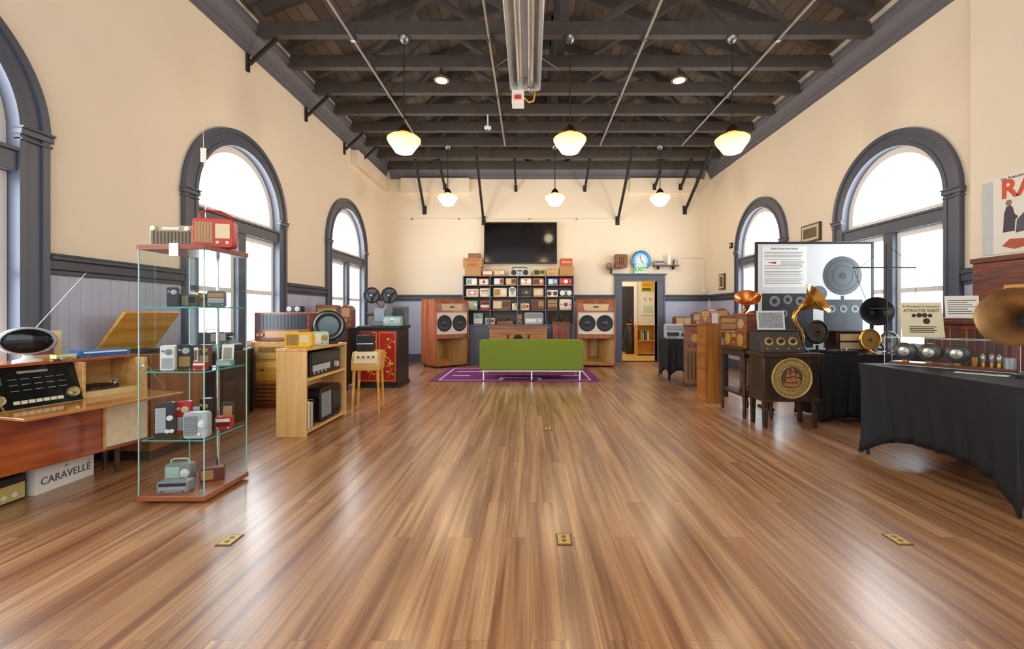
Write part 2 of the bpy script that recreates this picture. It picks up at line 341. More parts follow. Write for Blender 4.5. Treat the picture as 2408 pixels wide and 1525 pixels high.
# windows
PANE1=mat('#F6FBFF',.3,e=12,var=.02); PANE2=mat('#E6F3FC',.25,e=10,var=.1,sc=14)  # daylight put into the panes as emission; no sky light passes through
WFR=mat('#E9E6E0',.5,var=.03)
def band(g,r0,r1,y0,y1,zc,n=40):
    S=[[g.b.verts.new((r*math.cos(PI*i/n),y,zc+r*math.sin(PI*i/n))) for r,y in ((r0,y0),(r1,y0),(r1,y1),(r0,y1))] for i in range(n+1)]
    for A,B in zip(S,S[1:]):
        for k in range(4): g.b.faces.new([A[k],A[(k+1)%4],B[(k+1)%4],B[k]])
    g.b.faces.new(S[0]); g.b.faces.new(S[-1]); return g
def window(n,loc,rz):
    w=bpy.data.objects.new('window_%d'%n,None); COL.objects.link(w); w.location=loc; w.rotation_euler=(0,0,R(rz)); struct(w)
    g=MB(); band(g,.83,.93,-.04,0,SPR); band(g,.93,.985,-.06,0,SPR); band(g,.785,.83,-.05,0.1,SPR)
    for s in (-1,1):
        for a,b_,y0,y1 in ((.83,.93,-.04,0),(.93,.98,-.058,0),(.785,.83,-.05,.1)):
            g.box(min(s*a,s*b_),max(s*a,s*b_),y0,y1,.8,SPR)
    g.done('casing',SLATE,w)
    for s in (-1,1):
        x0,x1=sorted((s*.78,s*1.0)); MB().box(x0,x1,-.07,0,SPR-.03,SPR+.015).box(x0,x1,-.085,0,SPR+.015,SPR+.035).box(x0+.005,x1-.005,-.065,0,SPR-.07,SPR-.05).done('capital',SLATE,w,.006)
    MB().box(-.785,.785,-.03,.12,2.27,2.41).box(-.785,.785,-.05,.1,2.41,2.44).done('transom',SLATE,w,.005)
    MB().box(-.075,.075,-.02,.12,SILL,2.27).done('mullion',SLATE,w,.008)
    g=MB(); band(g,.70,.785,.05,.12,SPR); g.box(-.785,.785,.05,.12,2.44,2.5); g.box(-.785,-.7,.05,.12,2.5,SPR); g.box(.7,.785,.05,.12,2.5,SPR); g.done('arch_sash',WFR,w)
    for s in (-1,1):
        g=MB(); a,b_=sorted((s*.075,s*.785))
        for x0,x1,z0,z1 in ((a,a+.06,SILL,2.27),(b_-.06,b_,SILL,2.27),(a+.06,b_-.06,SILL,SILL+.08),(a+.06,b_-.06,2.2,2.27),(a+.06,b_-.06,1.5,1.56)): g.box(x0,x1,.04,.11,z0,z1)
        g.done('sash',WFR,w,.004)
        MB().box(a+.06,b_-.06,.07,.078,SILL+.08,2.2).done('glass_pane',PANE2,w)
    pl=[(-.7,2.5),(.7,2.5)]+[(.7*math.cos(PI*i/24),SPR+.7*math.sin(PI*i/24)) for i in range(25)]
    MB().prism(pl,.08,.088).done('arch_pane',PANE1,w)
    MB().box(-1.02,1.02,-.1,.1,.74,.8).done('window_sill',SLATE,w,.008)
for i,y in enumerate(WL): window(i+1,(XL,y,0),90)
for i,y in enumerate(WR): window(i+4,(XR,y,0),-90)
# door
d=bpy.data.objects.new('door_1',None); COL.objects.link(d); d.location=(2.81,YB,0); struct(d)
MB().box(-.62,-.45,-.05,0,0,2.07).box(-.64,-.6,-.065,0,0,2.07).box(-.47,-.45,-.03,.2,0,2.06).done('jamb',SLATE,d,.004)
MB().box(.45,.62,-.05,0,0,2.07).box(.6,.64,-.065,0,0,2.07).box(.45,.47,-.03,.2,0,2.06).done('jamb',SLATE,d,.004)
MB().box(-.64,.64,-.055,0,2.07,2.21).box(-.68,.68,-.09,0,2.21,2.245).done('header',SLATE,d,.004)
# hall beyond the door
HW=mat('#E6E0CE',.8); HB=boards_mat('#9A6A4A','#7E4F36','#B9A58C',.22,.08,(R(90),0,R(90)))
struct(MB().box(1.7,4.5,YB+.25,14.4,-.1,0).done('floor_hall',wood('#C79B4E','#E2BD73','Y')))
struct(MB().box(1.7,4.5,14.2,14.4,0,3).done('wall_hall_back',HW)); struct(MB().box(4.2,4.4,YB+.2,14.2,0,3).done('wall_hall_right',HB))
struct(MB().box(1.7,1.9,YB+.2,14.2,0,3).done('wall_hall_left',HW)); struct(MB().box(1.7,4.5,YB+.2,14.4,3,3.1).done('ceiling_hall',HW))
d=bpy.data.objects.new('door_2',None); COL.objects.link(d); d.location=(3.1,14.2,0); struct(d)
MB().box(-.28,.28,-.03,0,0,2.1).done('door_panel',mat('#2A2A2C',.5),d,.004); MB().box(.28,.38,-.05,0,0,2.2).box(-.38,-.28,-.05,0,0,2.2).box(-.28,.28,-.05,0,2.1,2.2).done('door_frame',WHT,d,.004)
MB().ball((.2,-.055,1),.025).done('door_handle',BRASS,d)
t=thing('poster','white poster with red script letters on the wall beyond the doorway','poster',(3.83,14.19,1.18)); bx('sheet',PAPER,t,-.21,.21,-.008,0,0,.69,0)
text('K  B',.14,mat('#C24A2A',.6),t,(0,-.01,.5)); bx('picture',mat('#C7D6B8',.7),t,-.15,.15,-.01,-.008,.06,.3,0)
t=thing('poster','yellow and green poster above the white poster beyond the doorway','poster',(3.83,14.19,1.95)); bx('sheet',mat('#E2B62A',.6),t,-.2,.2,-.008,0,0,.31,0)
text('RADIO',.1,mat('#B5261C',.6),t,(0,-.01,.2)); bx('picture',mat('#3C6E3A',.6),t,-.18,.1,-.01,-.008,.02,.1,0)
t=thing('bookcase','honey wood bookcase standing on the floor beyond the doorway','bookcase',(3.42,12.98,0))
MB().box(-.28,-.25,-.15,.15,0,.9).box(.25,.28,-.15,.15,0,.9).box(-.25,.25,.13,.15,0,.9).done('carcass',W_HON,t,.003); 
for z in (.04,.42,.87): bx('shelf',W_HON,t,-.25,.25,-.15,.13,z,z+.03)
for k,(x,h_,c) in enumerate(((-.2,.25,'red'),(-.14,.28,'teal'),(-.08,.22,'yellow'),(.0,.27,'blue'),(.07,.24,'white'))):
    tag(bx('book',pc(c),None,3.42+x-.022,3.42+x+.022,12.87,13.05,.452,.452+h_,.004),'%s book on the middle shelf of the bookcase beyond the doorway'%c,'book','books beyond the doorway')
t=thing('floor_vase','dark round-bellied vase on the floor beyond the doorway','vase',(3.08,13.4,0))
MB().lathe([(.12,0),(.2,.15),(.22,.4),(.15,.75),(.1,.85),(.12,.9),(.09,.9),(.07,.84)],(0,0,0)).done('body',mat('#23201E',.4),t); MB().lathe([(.125,.88),(.13,.9),(.125,.92)],(0,0,0),(0,0,1),24,False).done('rim',BRASS,t)
# ================================================================= CEILING
TY=[5.76+.752*i for i in range(8)]; ZB=4.87
ordn=['nearest','second','third','fourth','fifth','sixth','seventh','farthest']
for i,y in enumerate(TY):
    t=thing('roof_truss','dark timber roof truss spanning the room, %s of the row of eight'%ordn[i],'roof truss',(RX,y,ZB),0,'roof trusses')
    hw=(XR-XL)/2-.185
    MB().box(-hw,hw,-.05,.05,0,.185).done('tie_beam',BEAM,t,.006)
    for s in (-1,1):
        zt=lambda x:ZE-ZB+SL*((XR-XL)/2-abs(x))-.085
        MB().bar((s*hw,0,zt(hw)),(0,0,zt(0)),.07,.16).done('rafter',BEAM,t)
        MB().bar((s*.25,.06,.1),(s*1.9,.06,zt(1.9)),.05,.12,(0,1,0)).done('web',BEAM,t)
        MB().bar((s*2.9,-.06,.1),(s*1.9,-.06,zt(1.9)),.05,.1,(0,1,0)).done('web',BEAM,t)
    MB().box(-.06,.06,-.035,.035,.18,zt(0)).done('king_post',BEAM,t)
# diagonal struts at the end wall
for i,(xb,zb,yt,nm) in enumerate(((-2.68,3.86,9.97,'first from the left'),(-1.17,3.59,9.5,'left of the television'),(2.25,3.59,9.5,'above the wooden wall shelf'),(3.97,3.86,9.5,'near the right corner'))):
    yt2=min(TY,key=lambda v:abs(v-yt)); t=thing('wall_strut','long black diagonal strut from roof beam to end wall, %s'%nm,'strut',(xb,YB,zb),0,'long diagonal struts')
    MB().bar((0,-.03,0),(0,yt2-YB,ZB-zb-.03),.055,.055).done('bar',BLKST,t); MB().box(-.05,.05,-.02,0,-.1,.12).done('wall_plate',BLKST,t)
for i,(px,nm) in enumerate(((1213,'right above the television left half'),(1375,'right of the television'),(1535,'left of the right bulkhead'),(1595,'over the right bulkhead'),(1049,'over the left bulkhead'))):
    x=wx(px,YB); yw=YB-(.15 if px>1400 or px<1100 else 0); t=thing('wall_strut','short black strut under the cornice of the end wall, %s'%nm,'strut',(x,yw,4.4),0,'short wall struts')
    MB().bar((0,-.03,0),(0,TY[6]-yw,ZB-4.4-.03),.05,.05).done('bar',BLKST,t); MB().box(-.04,.04,-.015,0,-.06,.1).done('wall_plate',BLKST,t)
for i in (0,2,4,5):
    t=thing('wall_brace','black knee brace from left wall up to the %s roof beam'%ordn[i],'brace',(XL,TY[i],4.52),0,'knee braces on the left wall')
    MB().box(0,.035,-.022,.022,-.1,.13).done('wall_plate',BLKST,t); MB().bar((.035,0,0),(.4,0,.33),.04,.04,(0,1,0)).done('bar',BLKST,t)
for i,(px,lb) in enumerate(((990,'far left'),(1187,'left of the heater'),(1412,'right of the heater'),(1605,'far right'))):
    x=wx(px,9.36); t=thing('ceiling_conduit','thin grey metal rod running lengthwise under the roof beams, %s'%lb,'conduit',(x,0,ZB-.03),0,'lengthwise ceiling rods')
    MB().cyl((0,1,0),(0,9.4,0),.017,n=10).done('rod',mat('#A59D94',.45,.5),t)
    for k in (0,2,4): MB().box(-.03,.03,TY[k]-.03,TY[k]+.03,-.02,.029).done('clip',STEEL,t)
# tube heater
t=thing('tube_heater','long shiny metal tube heater hanging at the centre of the ceiling','heater',(-.06,6.4,4.5))
HTM=mat('#E6E7E8',.28,.6)
g=MB(); pl=[(-.22,0),(-.21,.02),(-.13,.17),(-.05,.2),(.05,.2),(.13,.17),(.21,.02),(.22,0)]
for a in range(7): g.poly([(pl[a][0],-5,pl[a][1]),(pl[a+1][0],-5,pl[a+1][1]),(pl[a+1][0],0,pl[a+1][1]),(pl[a][0],0,pl[a][1])],[(0,1,2,3)])
bmesh.ops.remove_doubles(g.b,verts=g.b.verts,dist=1e-4)
o=g.done('reflector',HTM,t); o.modifiers.new('t','SOLIDIFY').thickness=.008
for s in (-1,1): MB().cyl((s*.075,-5,.08),(s*.075,.02,.08),.045).done('tube',mat('#A9A6A2',.3,.7),t)
MB().box(-.2,.2,0,.02,0,.2).done('end_plate',HTM,t)
MB().box(-.2,-.02,.02,.24,-.16,.1).done('burner_box',mat('#E2DED4',.5),t,.006); MB().box(-.16,-.06,.01,.02,-.12,-.06).done('warning_sticker',mat('#C8321F',.5),t)
MB().lathe([(.05,0),(.05,.05),(.03,.07),(0,.07)],(.08,.04,.03),(0,-1,0)).done('fan_inlet',STEEL,t)
MB().tube([(-.02,.12,-.05),(.05,.12,-.12),(.12,.12,-.1),(.14,.12,0),(.13,.12,.1)],.014).done('gas_hose',mat('#E2A21B',.5),t)
for s in (-1,1): MB().tube([(s*.12,-.58,.2),(s*.5,.12,ZB-4.5)],.005,6).done('hanger_chain',STEEL,t)
# pendants
GLOBE=globe_mat('glowing_opal','#FFDCA6','#FF9030',2.0); GLOBE2=globe_mat('pale_opal','#FFF3DC','#FFC88A',1.6)
def pendant(x,y,ztop,label,gm,k=1):
    t=thing('pendant_lamp',label,'pendant lamp',(x,y,ztop),0,'schoolhouse pendant lamps'); L=ZB-ztop
    MB().lathe([(.075,L),(.075,L-.02),(.05,L-.06),(.02,L-.08),(0,L-.08)],(0,0,0)).done('canopy',STEEL,t)
    MB().cyl((0,0,.06),(0,0,L-.07),.009,n=8).done('rod',BLKST,t)
    MB().lathe([(.02,.1),(.05,.07),(.075,.03),(.08,-.005),(.06,-.01)],(0,0,0)).done('fitter',mat('#4A3726',.4,.8),t)
    MB().lathe([(.07,0),(.1,-.025),(.185,-.06),(.215,-.085),(.216,-.105),(.2,-.14),(.15,-.21),(.115,-.262),(.07,-.28),(0,-.285)],(0,0,0),(0,0,1),32,False).done('globe',gm,t)
for x,lb in ((wx(950,5.76),'glowing schoolhouse pendant lamp in the front row, nearest the left wall'),(wx(1340,5.76),'glowing schoolhouse pendant lamp in the front row, middle one'),(wx(1722,5.76),'glowing schoolhouse pendant lamp in the front row, nearest the right wall')): pendant(x,TY[0],3.62,lb,GLOBE)
for x,lb in ((wx(1053,9.52),'paler pendant lamp in the rear row, left of the television'),(wx(1305,9.52),'paler pendant lamp in the rear row, in front of the television'),(wx(1552,9.52),'paler pendant lamp in the rear row, above the doorway')): pendant(x,TY[5],3.85,lb,GLOBE2)
for px,lb in ((1038,'small round ceiling spotlight on the left half of the beams'),(1597,'small round ceiling spotlight on the right half of the beams')):
    t=thing('ceiling_spotlight',lb,'spotlight',(wx(px,TY[1]),TY[1],4.7),0); MB().lathe([(.12,0),(.125,.03),(.1,.05),(.03,.07),(.02,ZB-4.7)],(0,0,0)).done('housing',mat('#5A4A3A',.4,.6),t); MB().lathe([(.085,-.006),(.09,.002)],(0,0,0)).done('lens',mat('#FFF2D8',.3,e=1),t)
t=thing('smoke_detector','small white round detector hanging below the ceiling beams','detector',(wx(1147,8.02),TY[3],4.6)); MB().lathe([(.04,0),(.065,.02),(.065,.05),(.015,.06),(.012,ZB-4.6)],(0,0,0)).done('housing',WHT,t); MB().lathe([(.015,-.008),(.02,.0)],(0,0,0)).done('sensor',INK,t)
# floor outlets
for px,py,lb in ((540,1270,'square brass floor outlet cover nearest the glass display tower'),(1326,1268,'square brass floor outlet cover in the centre foreground'),(2110,1268,'square brass floor outlet cover toward the draped black table'),(1288,1008,'square brass floor outlet cover in the middle of the room')):
    Y=F*H/(py-CY); t=thing('floor_outlet',lb,'floor outlet',(wx(px,Y),Y,0)); BR2=mat('#D0B26A',.4,.4); bx('plate',mat('#6E5428',.4,.4),t,-.042,.042,-.06,.06,0,.004,.001); MB().box(-.034,.034,-.05,.05,.004,.006).done('cover',BR2,t)
    for y in (-.02,.02): MB().lathe([(.013,.006),(.013,.008)],(0,y,0)).done('socket_cap',mat('#8A6A2E',.4,.5),t)
# ================================================================= END WALL
Z4=[.967,1.323,1.648,1.931,2.162]
t=thing('wall_mounted_television','large black wall mounted flat screen television on the end wall','television',(wx(1224,11.08),YB-.03,wz(619,11.08)))
w2,h_=.925,1.045
MB().box(-w2,w2,-.08,-.03,0,h_).done('bezel',BLK,t,.006); bx('screen',mat('#120A08',.1,var=.3,spec=.14),t,-w2+.025,w2-.025,-.084,-.079,.035,h_-.025,0); MB().box(-.3,.3,-.03,.0295,.25,.75).done('wall_bracket',IRON,t)
t=thing('wall_shelving','slate blue open shelving unit on the end wall holding rows of radios','shelving',(0,10.94,.967))
SLB=mat('#656E80',.5); GE=mat('#B98F3E',.5)
xs=[-1.625,-.964,-.293,.398,1.08]
for x in xs: bx('upright',SLB,t,x-.012,x+.012,-.2,.2,0,1.195)
for z in Z4[1:]: bx('shelf',SLB,t,-1.613,1.068,-.2,.185,z-.967-.02,z-.967,.002)
for z in Z4[1:]: bx('shelf_edge',GE,t,-1.61,1.066,-.206,-.2005,z-.967-.012,z-.967-.002,0)
bx('back_panel',wood('#3A2A22','#5A4334','X'),t,-1.61,1.066,.186,.2,0,1.19,0)
t=thing('counter','long slate blue counter cabinet below the radio shelving','counter',(0,10.9,0))
bx('carcass',SLB,t,-1.48,1.02,-.22,.27,0,.93); bx('worktop',mat('#6D7687',.4),t,-1.56,1.06,-.25,.28,.93,.965)
for i in range(4):
    x0=-1.46+i*.62; bx('cabinet_door',SLB,t,x0,x0+.58,-.24,-.221,.08,.9,.004)
GRP='radios on the wall shelves'
def row(zi,items):
    for x0,x1,hp,c,st,tr,ac,lb in items:
        w=(x1-x0)/95.6-.008; radio(lb,((x0+x1)/2/95.6-CX/95.6,10.86,Z4[zi]+.001),random.uniform(-2,2),w,hp*1.06/95.6,.16,c,st,tr,ac,group=GRP)
row(3,[(1096,1122,15,'ivory','G','teal','white','ivory and teal radio, far left on the upper open shelf'),(1126,1150,14,'pink','C','white','red','pinkish small radio, second on the upper open shelf'),
 (1161,1185,16,'grey','A','white','red','grey radio with red dial on the upper shelf'),(1189,1215,16,'tan','G','cream','brown','tan radio with cream grille on the upper shelf'),
 (1224,1250,15,'cream','D','white','red','cream radio with two pale rounds and red centre on the upper shelf'),(1253,1279,15,'orange','A','brown','cream','orange radio on the upper shelf'),
 (1288,1312,15,'blue','G','white','silver','bright blue radio on the upper shelf'),(1315,1346,16,'red','C','red','white','red radio with round white dial, far right on the upper shelf')])
row(2,[(1096,1125,17,'ivory','C','pink','white','rounded ivory radio with rosy grille, far left on the second shelf'),(1128,1152,18,'white','B','cream','tan','white radio with long tan dial on the second shelf'),
 (1160,1192,19,'cream','G','tan','ivory','cream radio with tan lattice grille on the second shelf'),(1196,1214,22,'white','T','grey','gold','tall white arched radio on the second shelf'),
 (1225,1250,18,'black','C','black','gold','black radio with gold dial on the second shelf'),(1254,1279,19,'tan','C','cream','ivory','tan radio with cream checked front on the second shelf'),
 (1286,1312,14,'white','D','brown','cream','white radio with two brown rounds on the second shelf'),(1315,1346,16,'char','D','white','silver','black radio with two white rounds on the second shelf')])
row(1,[(1097,1123,20,'teal','A','cream','white','teal radio partly behind the left loudspeaker, third shelf'),(1128,1152,20,'red','B','white','black','bright red radio with black dial on the third shelf'),
 (1157,1202,22,'wal','G','cream','brown','wide walnut radio with cream grille on the third shelf'),(1204,1217,14,'white','P','cream','gold','tiny white radio beside the walnut radio, third shelf'),
 (1224,1245,14,'ivory','A','tan','red','ivory radio with tan grille on the third shelf'),(1248,1281,24,'dred','G','brown','gold','dark red radio on the third shelf'),
 (1286,1312,25,'brown','B','tan','gold','brown radio with gold dial on the third shelf'),(1315,1345,24,'cream','C','white','red','cream radio with white upright bars, far right of the third shelf')])
row(0,[(1112,1136,25,'teal','P','white','silver','teal portable record radio on the counter, far left'),(1140,1164,14,'ivory','A','grey','red','low ivory radio on the counter'),
 (1213,1229,24,'wal','T','tan','gold','small arched walnut radio on the counter beside the silver receiver'),(1233,1278,26,'silver','R','grey','white','silver receiver with row of knobs on the counter')])
t=thing('record_player','low brown record player with black lid on the counter','record player',(wx(1188,10.8),10.85,.967)); bx('case',W_WAL,t,-.2,.2,-.13,.13,0,.09); MB().lathe([(.11,.09),(.11,.11),(.02,.112),(0,.115)],(-.05,0,0)).done('platter',BLK,t); MB().tube([(.14,.06,.1),(.14,.06,.13),(.05,-.04,.125)],.008).done('tonearm',CHROME,t)
for k,(px,lb) in enumerate(((1302,'dark round cone speaker on the counter, left of the pair'),(1328,'dark round cone speaker on the counter, right of the pair'))):
    t=thing('cone_speaker',lb,'speaker',(wx(px,10.8),10.86,.967),0,'small cone speakers'); MB().lathe([(.06,0),(.06,.02),(.015,.04),(.015,.08)],(0,0,0)).done('stand',BLK,t); MB().ring((0,0,.18),.105,.014).done('rim',GUN,t); MB().lathe([(.1,0),(.03,.05),(0,.05)],(0,-.01,.18),(0,1,0)).done('cone',mat('#4A3424',.7),t)
# things on top of shelving
def cbox(x0,x1,z,hp,m,lb,txt=None,tm=None,name='cardboard_box',cat='box',Y=10.86,d=.26,tsz=.06):
    s=F/(Y-d/2); w=(x1-x0)/s; t=thing(name,lb,cat,((x0+x1)/2/s-CX/s,Y,z)); h_=hp/s
    bx('carton',m,t,-w/2,w/2,-d/2,d/2,0,h_,.004); MB().box(-w/2,w/2,-.02,.02,h_,h_+.001).done('tape',mat('#D3B27C',.4),t)
    if txt:
        ln=txt.split('\n')
        for i,l in enumerate(ln): text(l,tsz,tm or INK,t,(0,-d/2-.002,h_*(len(ln)-i-.5)/len(ln)))
    return h_
ZT=2.163
h1=cbox(1093,1131,ZT,20,CARD,'brown carton at the left end on top of the shelving, under two others',None)
h2=cbox(1089,1134,ZT+h1+.002,21,CARD,'brown carton with red lettering in the middle of the left stack','CROSLEY\nRADIO',mat('#A8261E',.6),tsz=.085)
cbox(1101,1128,ZT+h1+h2+.004,11,wood('#6A4427','#8C5E38'),'small dark brown carton topping the left stack')
h1=cbox(1316,1349,ZT,22,CARD,'plain brown carton at the right end on top of the shelving',None)
cbox(1318,1346,ZT+h1+.002,18,mat('#C65A2C',.6),'orange-red carton on top of the right-hand brown carton','RADIO',PAPER,tsz=.07)
cbox(1286,1311,ZT,19,mat('#D8B07C',.7),'pale carton with red lettering beside the right carton','PHILCO\nRADIO',mat('#B03022',.6),tsz=.055)
for x0,x1,hp,c,st,tr,ac,lb,hd in ((1133,1159,12,'red','B','white','white','red portable radio on top of the shelving',None),(1161,1188,14,'tan','G','cream','ivory','beige radio on top of the shelving',None),(1254,1283,15,'lime','G','black','char','lime green radio on top of the shelving',None)):
    radio(lb,((x0+x1)/2/95.6-CX/95.6,10.86,ZT),0,(x1-x0)/95.6-.01,hp/95.6,.16,c,st,tr,ac,group='radios on top of the shelving',handle=hd)
radio('wide silver and black boombox with carrying handle on top of the shelving',((1222-CX)/95.6,10.86,ZT),0,.54,.16,.14,'silver','D','black','char',name='boombox',cat='boombox',handle=.05)
# big theatre loudspeakers
def theatre(label,loc,rz):
    t=thing('theatre_loudspeaker',label,'loudspeaker',loc,rz,'tall theatre loudspeakers'); w=.44; d_=.66; Ht=1.56
    WO=W_ORW; 
    for s in (-1,1):
        x0,x1=sorted((s*w,s*(w-.03))); MB().prism([(0,0.04),(0,Ht-.08),(.08,Ht),(d_,Ht),(d_,.04)],x0,x1,'yz').done('side_panel',WO,t,.003)
    bx('back_panel',WO,t,-w+.03,w-.03,d_-.02,d_,.04,Ht-.03,0); MB().prism([(0,Ht-.08),(.08,Ht),(d_,Ht),(d_,Ht-.03),(.09,Ht-.03),(.03,Ht-.09)],-w+.03,w-.03,'yz').done('top_panel',WO,t,.003)
    bx('plinth',WO,t,-w,w,.0,d_,.04,.08,.004)
    MB().box(-w+.03,w-.03,.01,.04,1.26,Ht-.085).done('horn_baffle',wood('#8A4422','#B0703C','X',.7),t,.003)
    MB().poly([(-.3,.008,1.45),(.3,.008,1.45),(.26,.008,1.30),(-.26,.008,1.30),(-.12,.009,1.41),(.12,.009,1.41),(.1,.009,1.36),(-.1,.009,1.36)],[(0,1,5,4),(1,2,6,5),(2,3,7,6),(3,0,4,7),(4,5,6,7)]).done('horn_mouth',mat('#D8B98C',.6),t)
    MB().box(-.06,.06,0.003,.01,1.37,1.4).done('horn_throat',INK,t)
    bx('woofer_baffle',mat('#DFD5C4',.6),t,-w+.03,w-.03,.02,.05,.76,1.26,.002)
    for s in (-1,1):
        c=(s*.2,.02,1.01); q=MB().lathe([(.188,-.0),(.188,.012),(.168,.02),(.16,.008),(.07,-.0),(.06,.01),(0,.016)],c,(0,-1,0),32).done('woofer',mat('#1B1C20',.5),t); MB().lathe([(.06,.011),(.045,.022),(0,.026)],c,(0,-1,0),20).done('dust_cap',mat('#3A3D42',.35),q)
    bx('rail',WO,t,-w+.03,w-.03,.01,.04,.66,.76,.003)
    g=MB(); 
    for s in (-1,1):
        A=[(s*(.41-.33*math.sin(i/10*PI/2)),.03+.5*i/10) for i in range(11)]
        for p,q in zip(A,A[1:]): g.poly([(p[0],p[1],.08),(q[0],q[1],.08),(q[0],q[1],.66),(p[0],p[1],.66)],[(0,1,2,3)])
    g.poly([(-.41,.03,.081),(.41,.03,.081),(.08,.53,.2),(-.08,.53,.2)],[(0,1,2,3)]).poly([(-.08,.53,.2),(.08,.53,.2),(.08,.53,.66),(-.08,.53,.66)],[(0,1,2,3)])
    g.done('bass_horn',wood('#A07438','#C4975A','Z',.8),t)
    q=MB().lathe([(.03,0),(.03,.006)],(0,.012,1.5),(0,-1,0),20).done('badge',mat('#A3261E',.4),t); text('RCA',.02,PAPER,q,(0,.004,1.5))
    for x in (-w+.06,w-.06):
        for y in (.06,d_-.06): MB().cyl((x-.015,y,.02),(x+.015,y,.02),.02).done('caster',RUB,t)
theatre('tall wooden theatre loudspeaker with twin woofers, left of the radio shelving',(-1.77,10.08,0),42)
theatre('tall wooden theatre loudspeaker with twin woofers, right of the radio shelving',(1.53,10.05,0),-3)
t=thing('speaker_cabinet','low wide brown wooden speaker panel with dark cutouts behind the sofa','speaker cabinet',(-.26,10.3,0))
bx('cabinet',wood('#8E5A30','#BC8450','X'),t,-.67,.67,-.13,.14,0,.92,.005); bx('frame',wood('#7A4A24','#A06A3A','X'),t,-.69,.69,-.14,-.131,.88,.94,.002)
MB().prism([(.12*math.cos(PI*i/16),.62+.13*math.sin(PI*i/16)) for i in range(17)],-.135,-.131).done('cutout',INK,t)
for s in (-1,1): MB().box(s*.24-.02,s*.24+.02,-.135,-.131,.5,.74).done('cutout',INK,t)
t=thing('phonograph_cabinet','small red mahogany phonograph cabinet right of the wide speaker panel','cabinet',(.74,10.3,0)); bx('body',W_MAH,t,-.2,.2,-.14,.14,.06,1.0,.006); bx('lid',W_MAHX,t,-.215,.215,-.155,.15,1.0,1.04,.008)
for s in (-1,1): bx('door',W_MAH,t,min(s*.005,s*.18),max(s*.005,s*.18),-.155,-.141,.1,.95,.004); 
for x in (-.17,.17):
    for y in (-.11,.11): bx('foot',W_MAH,t,x-.02,x+.02,y-.02,y+.02,0,.06)
# sofa and rug
t=thing('rug','purple rug with white geometric line pattern under the green sofa','rug',(-.27,8.93,0))
bx('pile',mat('#7E2572',.9,var=.22,sc=40),t,-1.56,1.56,-.98,.98,0,.01,0)
g=MB(); z0,z1=.0102,.0115
for a,b_,c,e in ((-1.4,-.3,-.88,-.84),(.5,1.4,-.88,-.84),(-1.4,1.4,.84,.88),(-1.41,-1.38,-.85,.85),(1.38,1.41,-.85,.85),(-.3,.5,-.6,-.5),(-.3,-.22,-.85,-.6),(.42,.5,-.85,-.6),(-1.25,-.6,.29,.35),(.7,1.25,.29,.35),(-1.25,-.9,-.31,-.25),(.9,1.25,-.31,-.25)): g.box(a,b_,c,e,z0,z1)
g.done('line_pattern',mat('#E4D8E4',.9),t)
GRN=mat('#72881E',.7,var=.12,sc=60)
t=thing('sofa','armless olive green sofa seen from behind on thin chrome legs','sofa',(.04,8.35,.012))
MB().prism(rpoly(1.9,.56,.05,5,.19),-.36,-.2).done('backrest',GRN,t,.015); MB().prism(rpoly(1.9,.2,.04,4,.2),-.19,.4).done('seat',GRN,t,.012)
for x in (-.5,.5): MB().prism([(x-.44,.405),(x+.44,.405),(x+.44,.46),(x-.44,.46)],-.18,.4).done('seat_cushion',GRN,t,.02)
bx('back_piping',mat('#5E7016',.7),t,-.94,.94,-.366,-.361,.185,.2,0)
bx('frame_rail',CHROME,t,-.92,.92,-.34,-.32,.165,.189,0); bx('frame_rail',CHROME,t,-.92,.92,.34,.36,.165,.199,0)
for x in (-.88,0,.88):
    for y in (-.33,.35): MB().box(x-.012,x+.012,y-.012,y+.012,0,.165).done('leg',CHROME,t)
# exit sign, clock, little shelf
t=thing('exit_sign','small lit EXIT sign above the doorway','sign',(wx(1506,11.1),YB-.09,2.246)); bx('housing',mat('#C9E4D6',.4,e=.1),t,-.15,.15,-.03,.03,0,.2,.006); text('EXIT',.15,mat('#128A44',.5,e=.25),t,(0,-.032,.1),bold=.003)
t=thing('wall_clock','round wall clock with blue neon ring above the exit sign','clock',(wx(1507,11.15),YB-.01,2.575))
MB().lathe([(.25,0),(.25,.08),(.235,.09),(.225,.07),(0,.07)],(0,0,0),(0,-1,0),40).done('case',CHROME,t); MB().lathe([(.165,.068),(.165,.076),(0,.076)],(0,0,0),(0,-1,0),36).done('face',mat('#DCE9EE',.5),t)
MB().ring((0,-.08,0),.2,.03,n=40).done('neon_ring',mat('#2A8AC8',.3,e=.6),t)
g=MB()
for i in range(12):
    a=PI*i/6; g.bar((.12*math.sin(a),-.078,.12*math.cos(a)),(.15*math.sin(a),-.078,.15*math.cos(a)),.012,.003,(0,1,0))
g.done('hour_marks',INK,t); MB().bar((0,-.081,0),(-.03,-.081,.12),.01,.003,(0,1,0)).done('hand',INK,t); MB().bar((0,-.081,0),(.05,-.081,-.07),.014,.003,(0,1,0)).done('hand',INK,t)
t=thing('wall_shelf','narrow wooden wall shelf left of the clock','shelf',(wx(1450,11.1),YB,2.36)); bx('board',W_WAL,t,-.24,.12,-.22,0,0,.025); bx('bracket',IRON,t,-.15,-.13,-.18,0,-.12,0,.0)
t=thing('wall_speaker','small brown wooden speaker box with slotted front left of the clock','speaker',(wx(1465,11)-.02,YB-.12,2.386)); bx('box',W_WAL,t,-.17,.13,-.1,.1,0,.33,.006); MB().lathe([(.12,0),(.12,.006)],(-.02,-.1,.165),(0,-1,0),28).done('cloth',mat('#8A6240',.8),t)
for x in (-.07,-.02,.03): MB().box(x-.01,x+.01,-.115,-.106,.07,.26).done('slat',W_DARK,t)
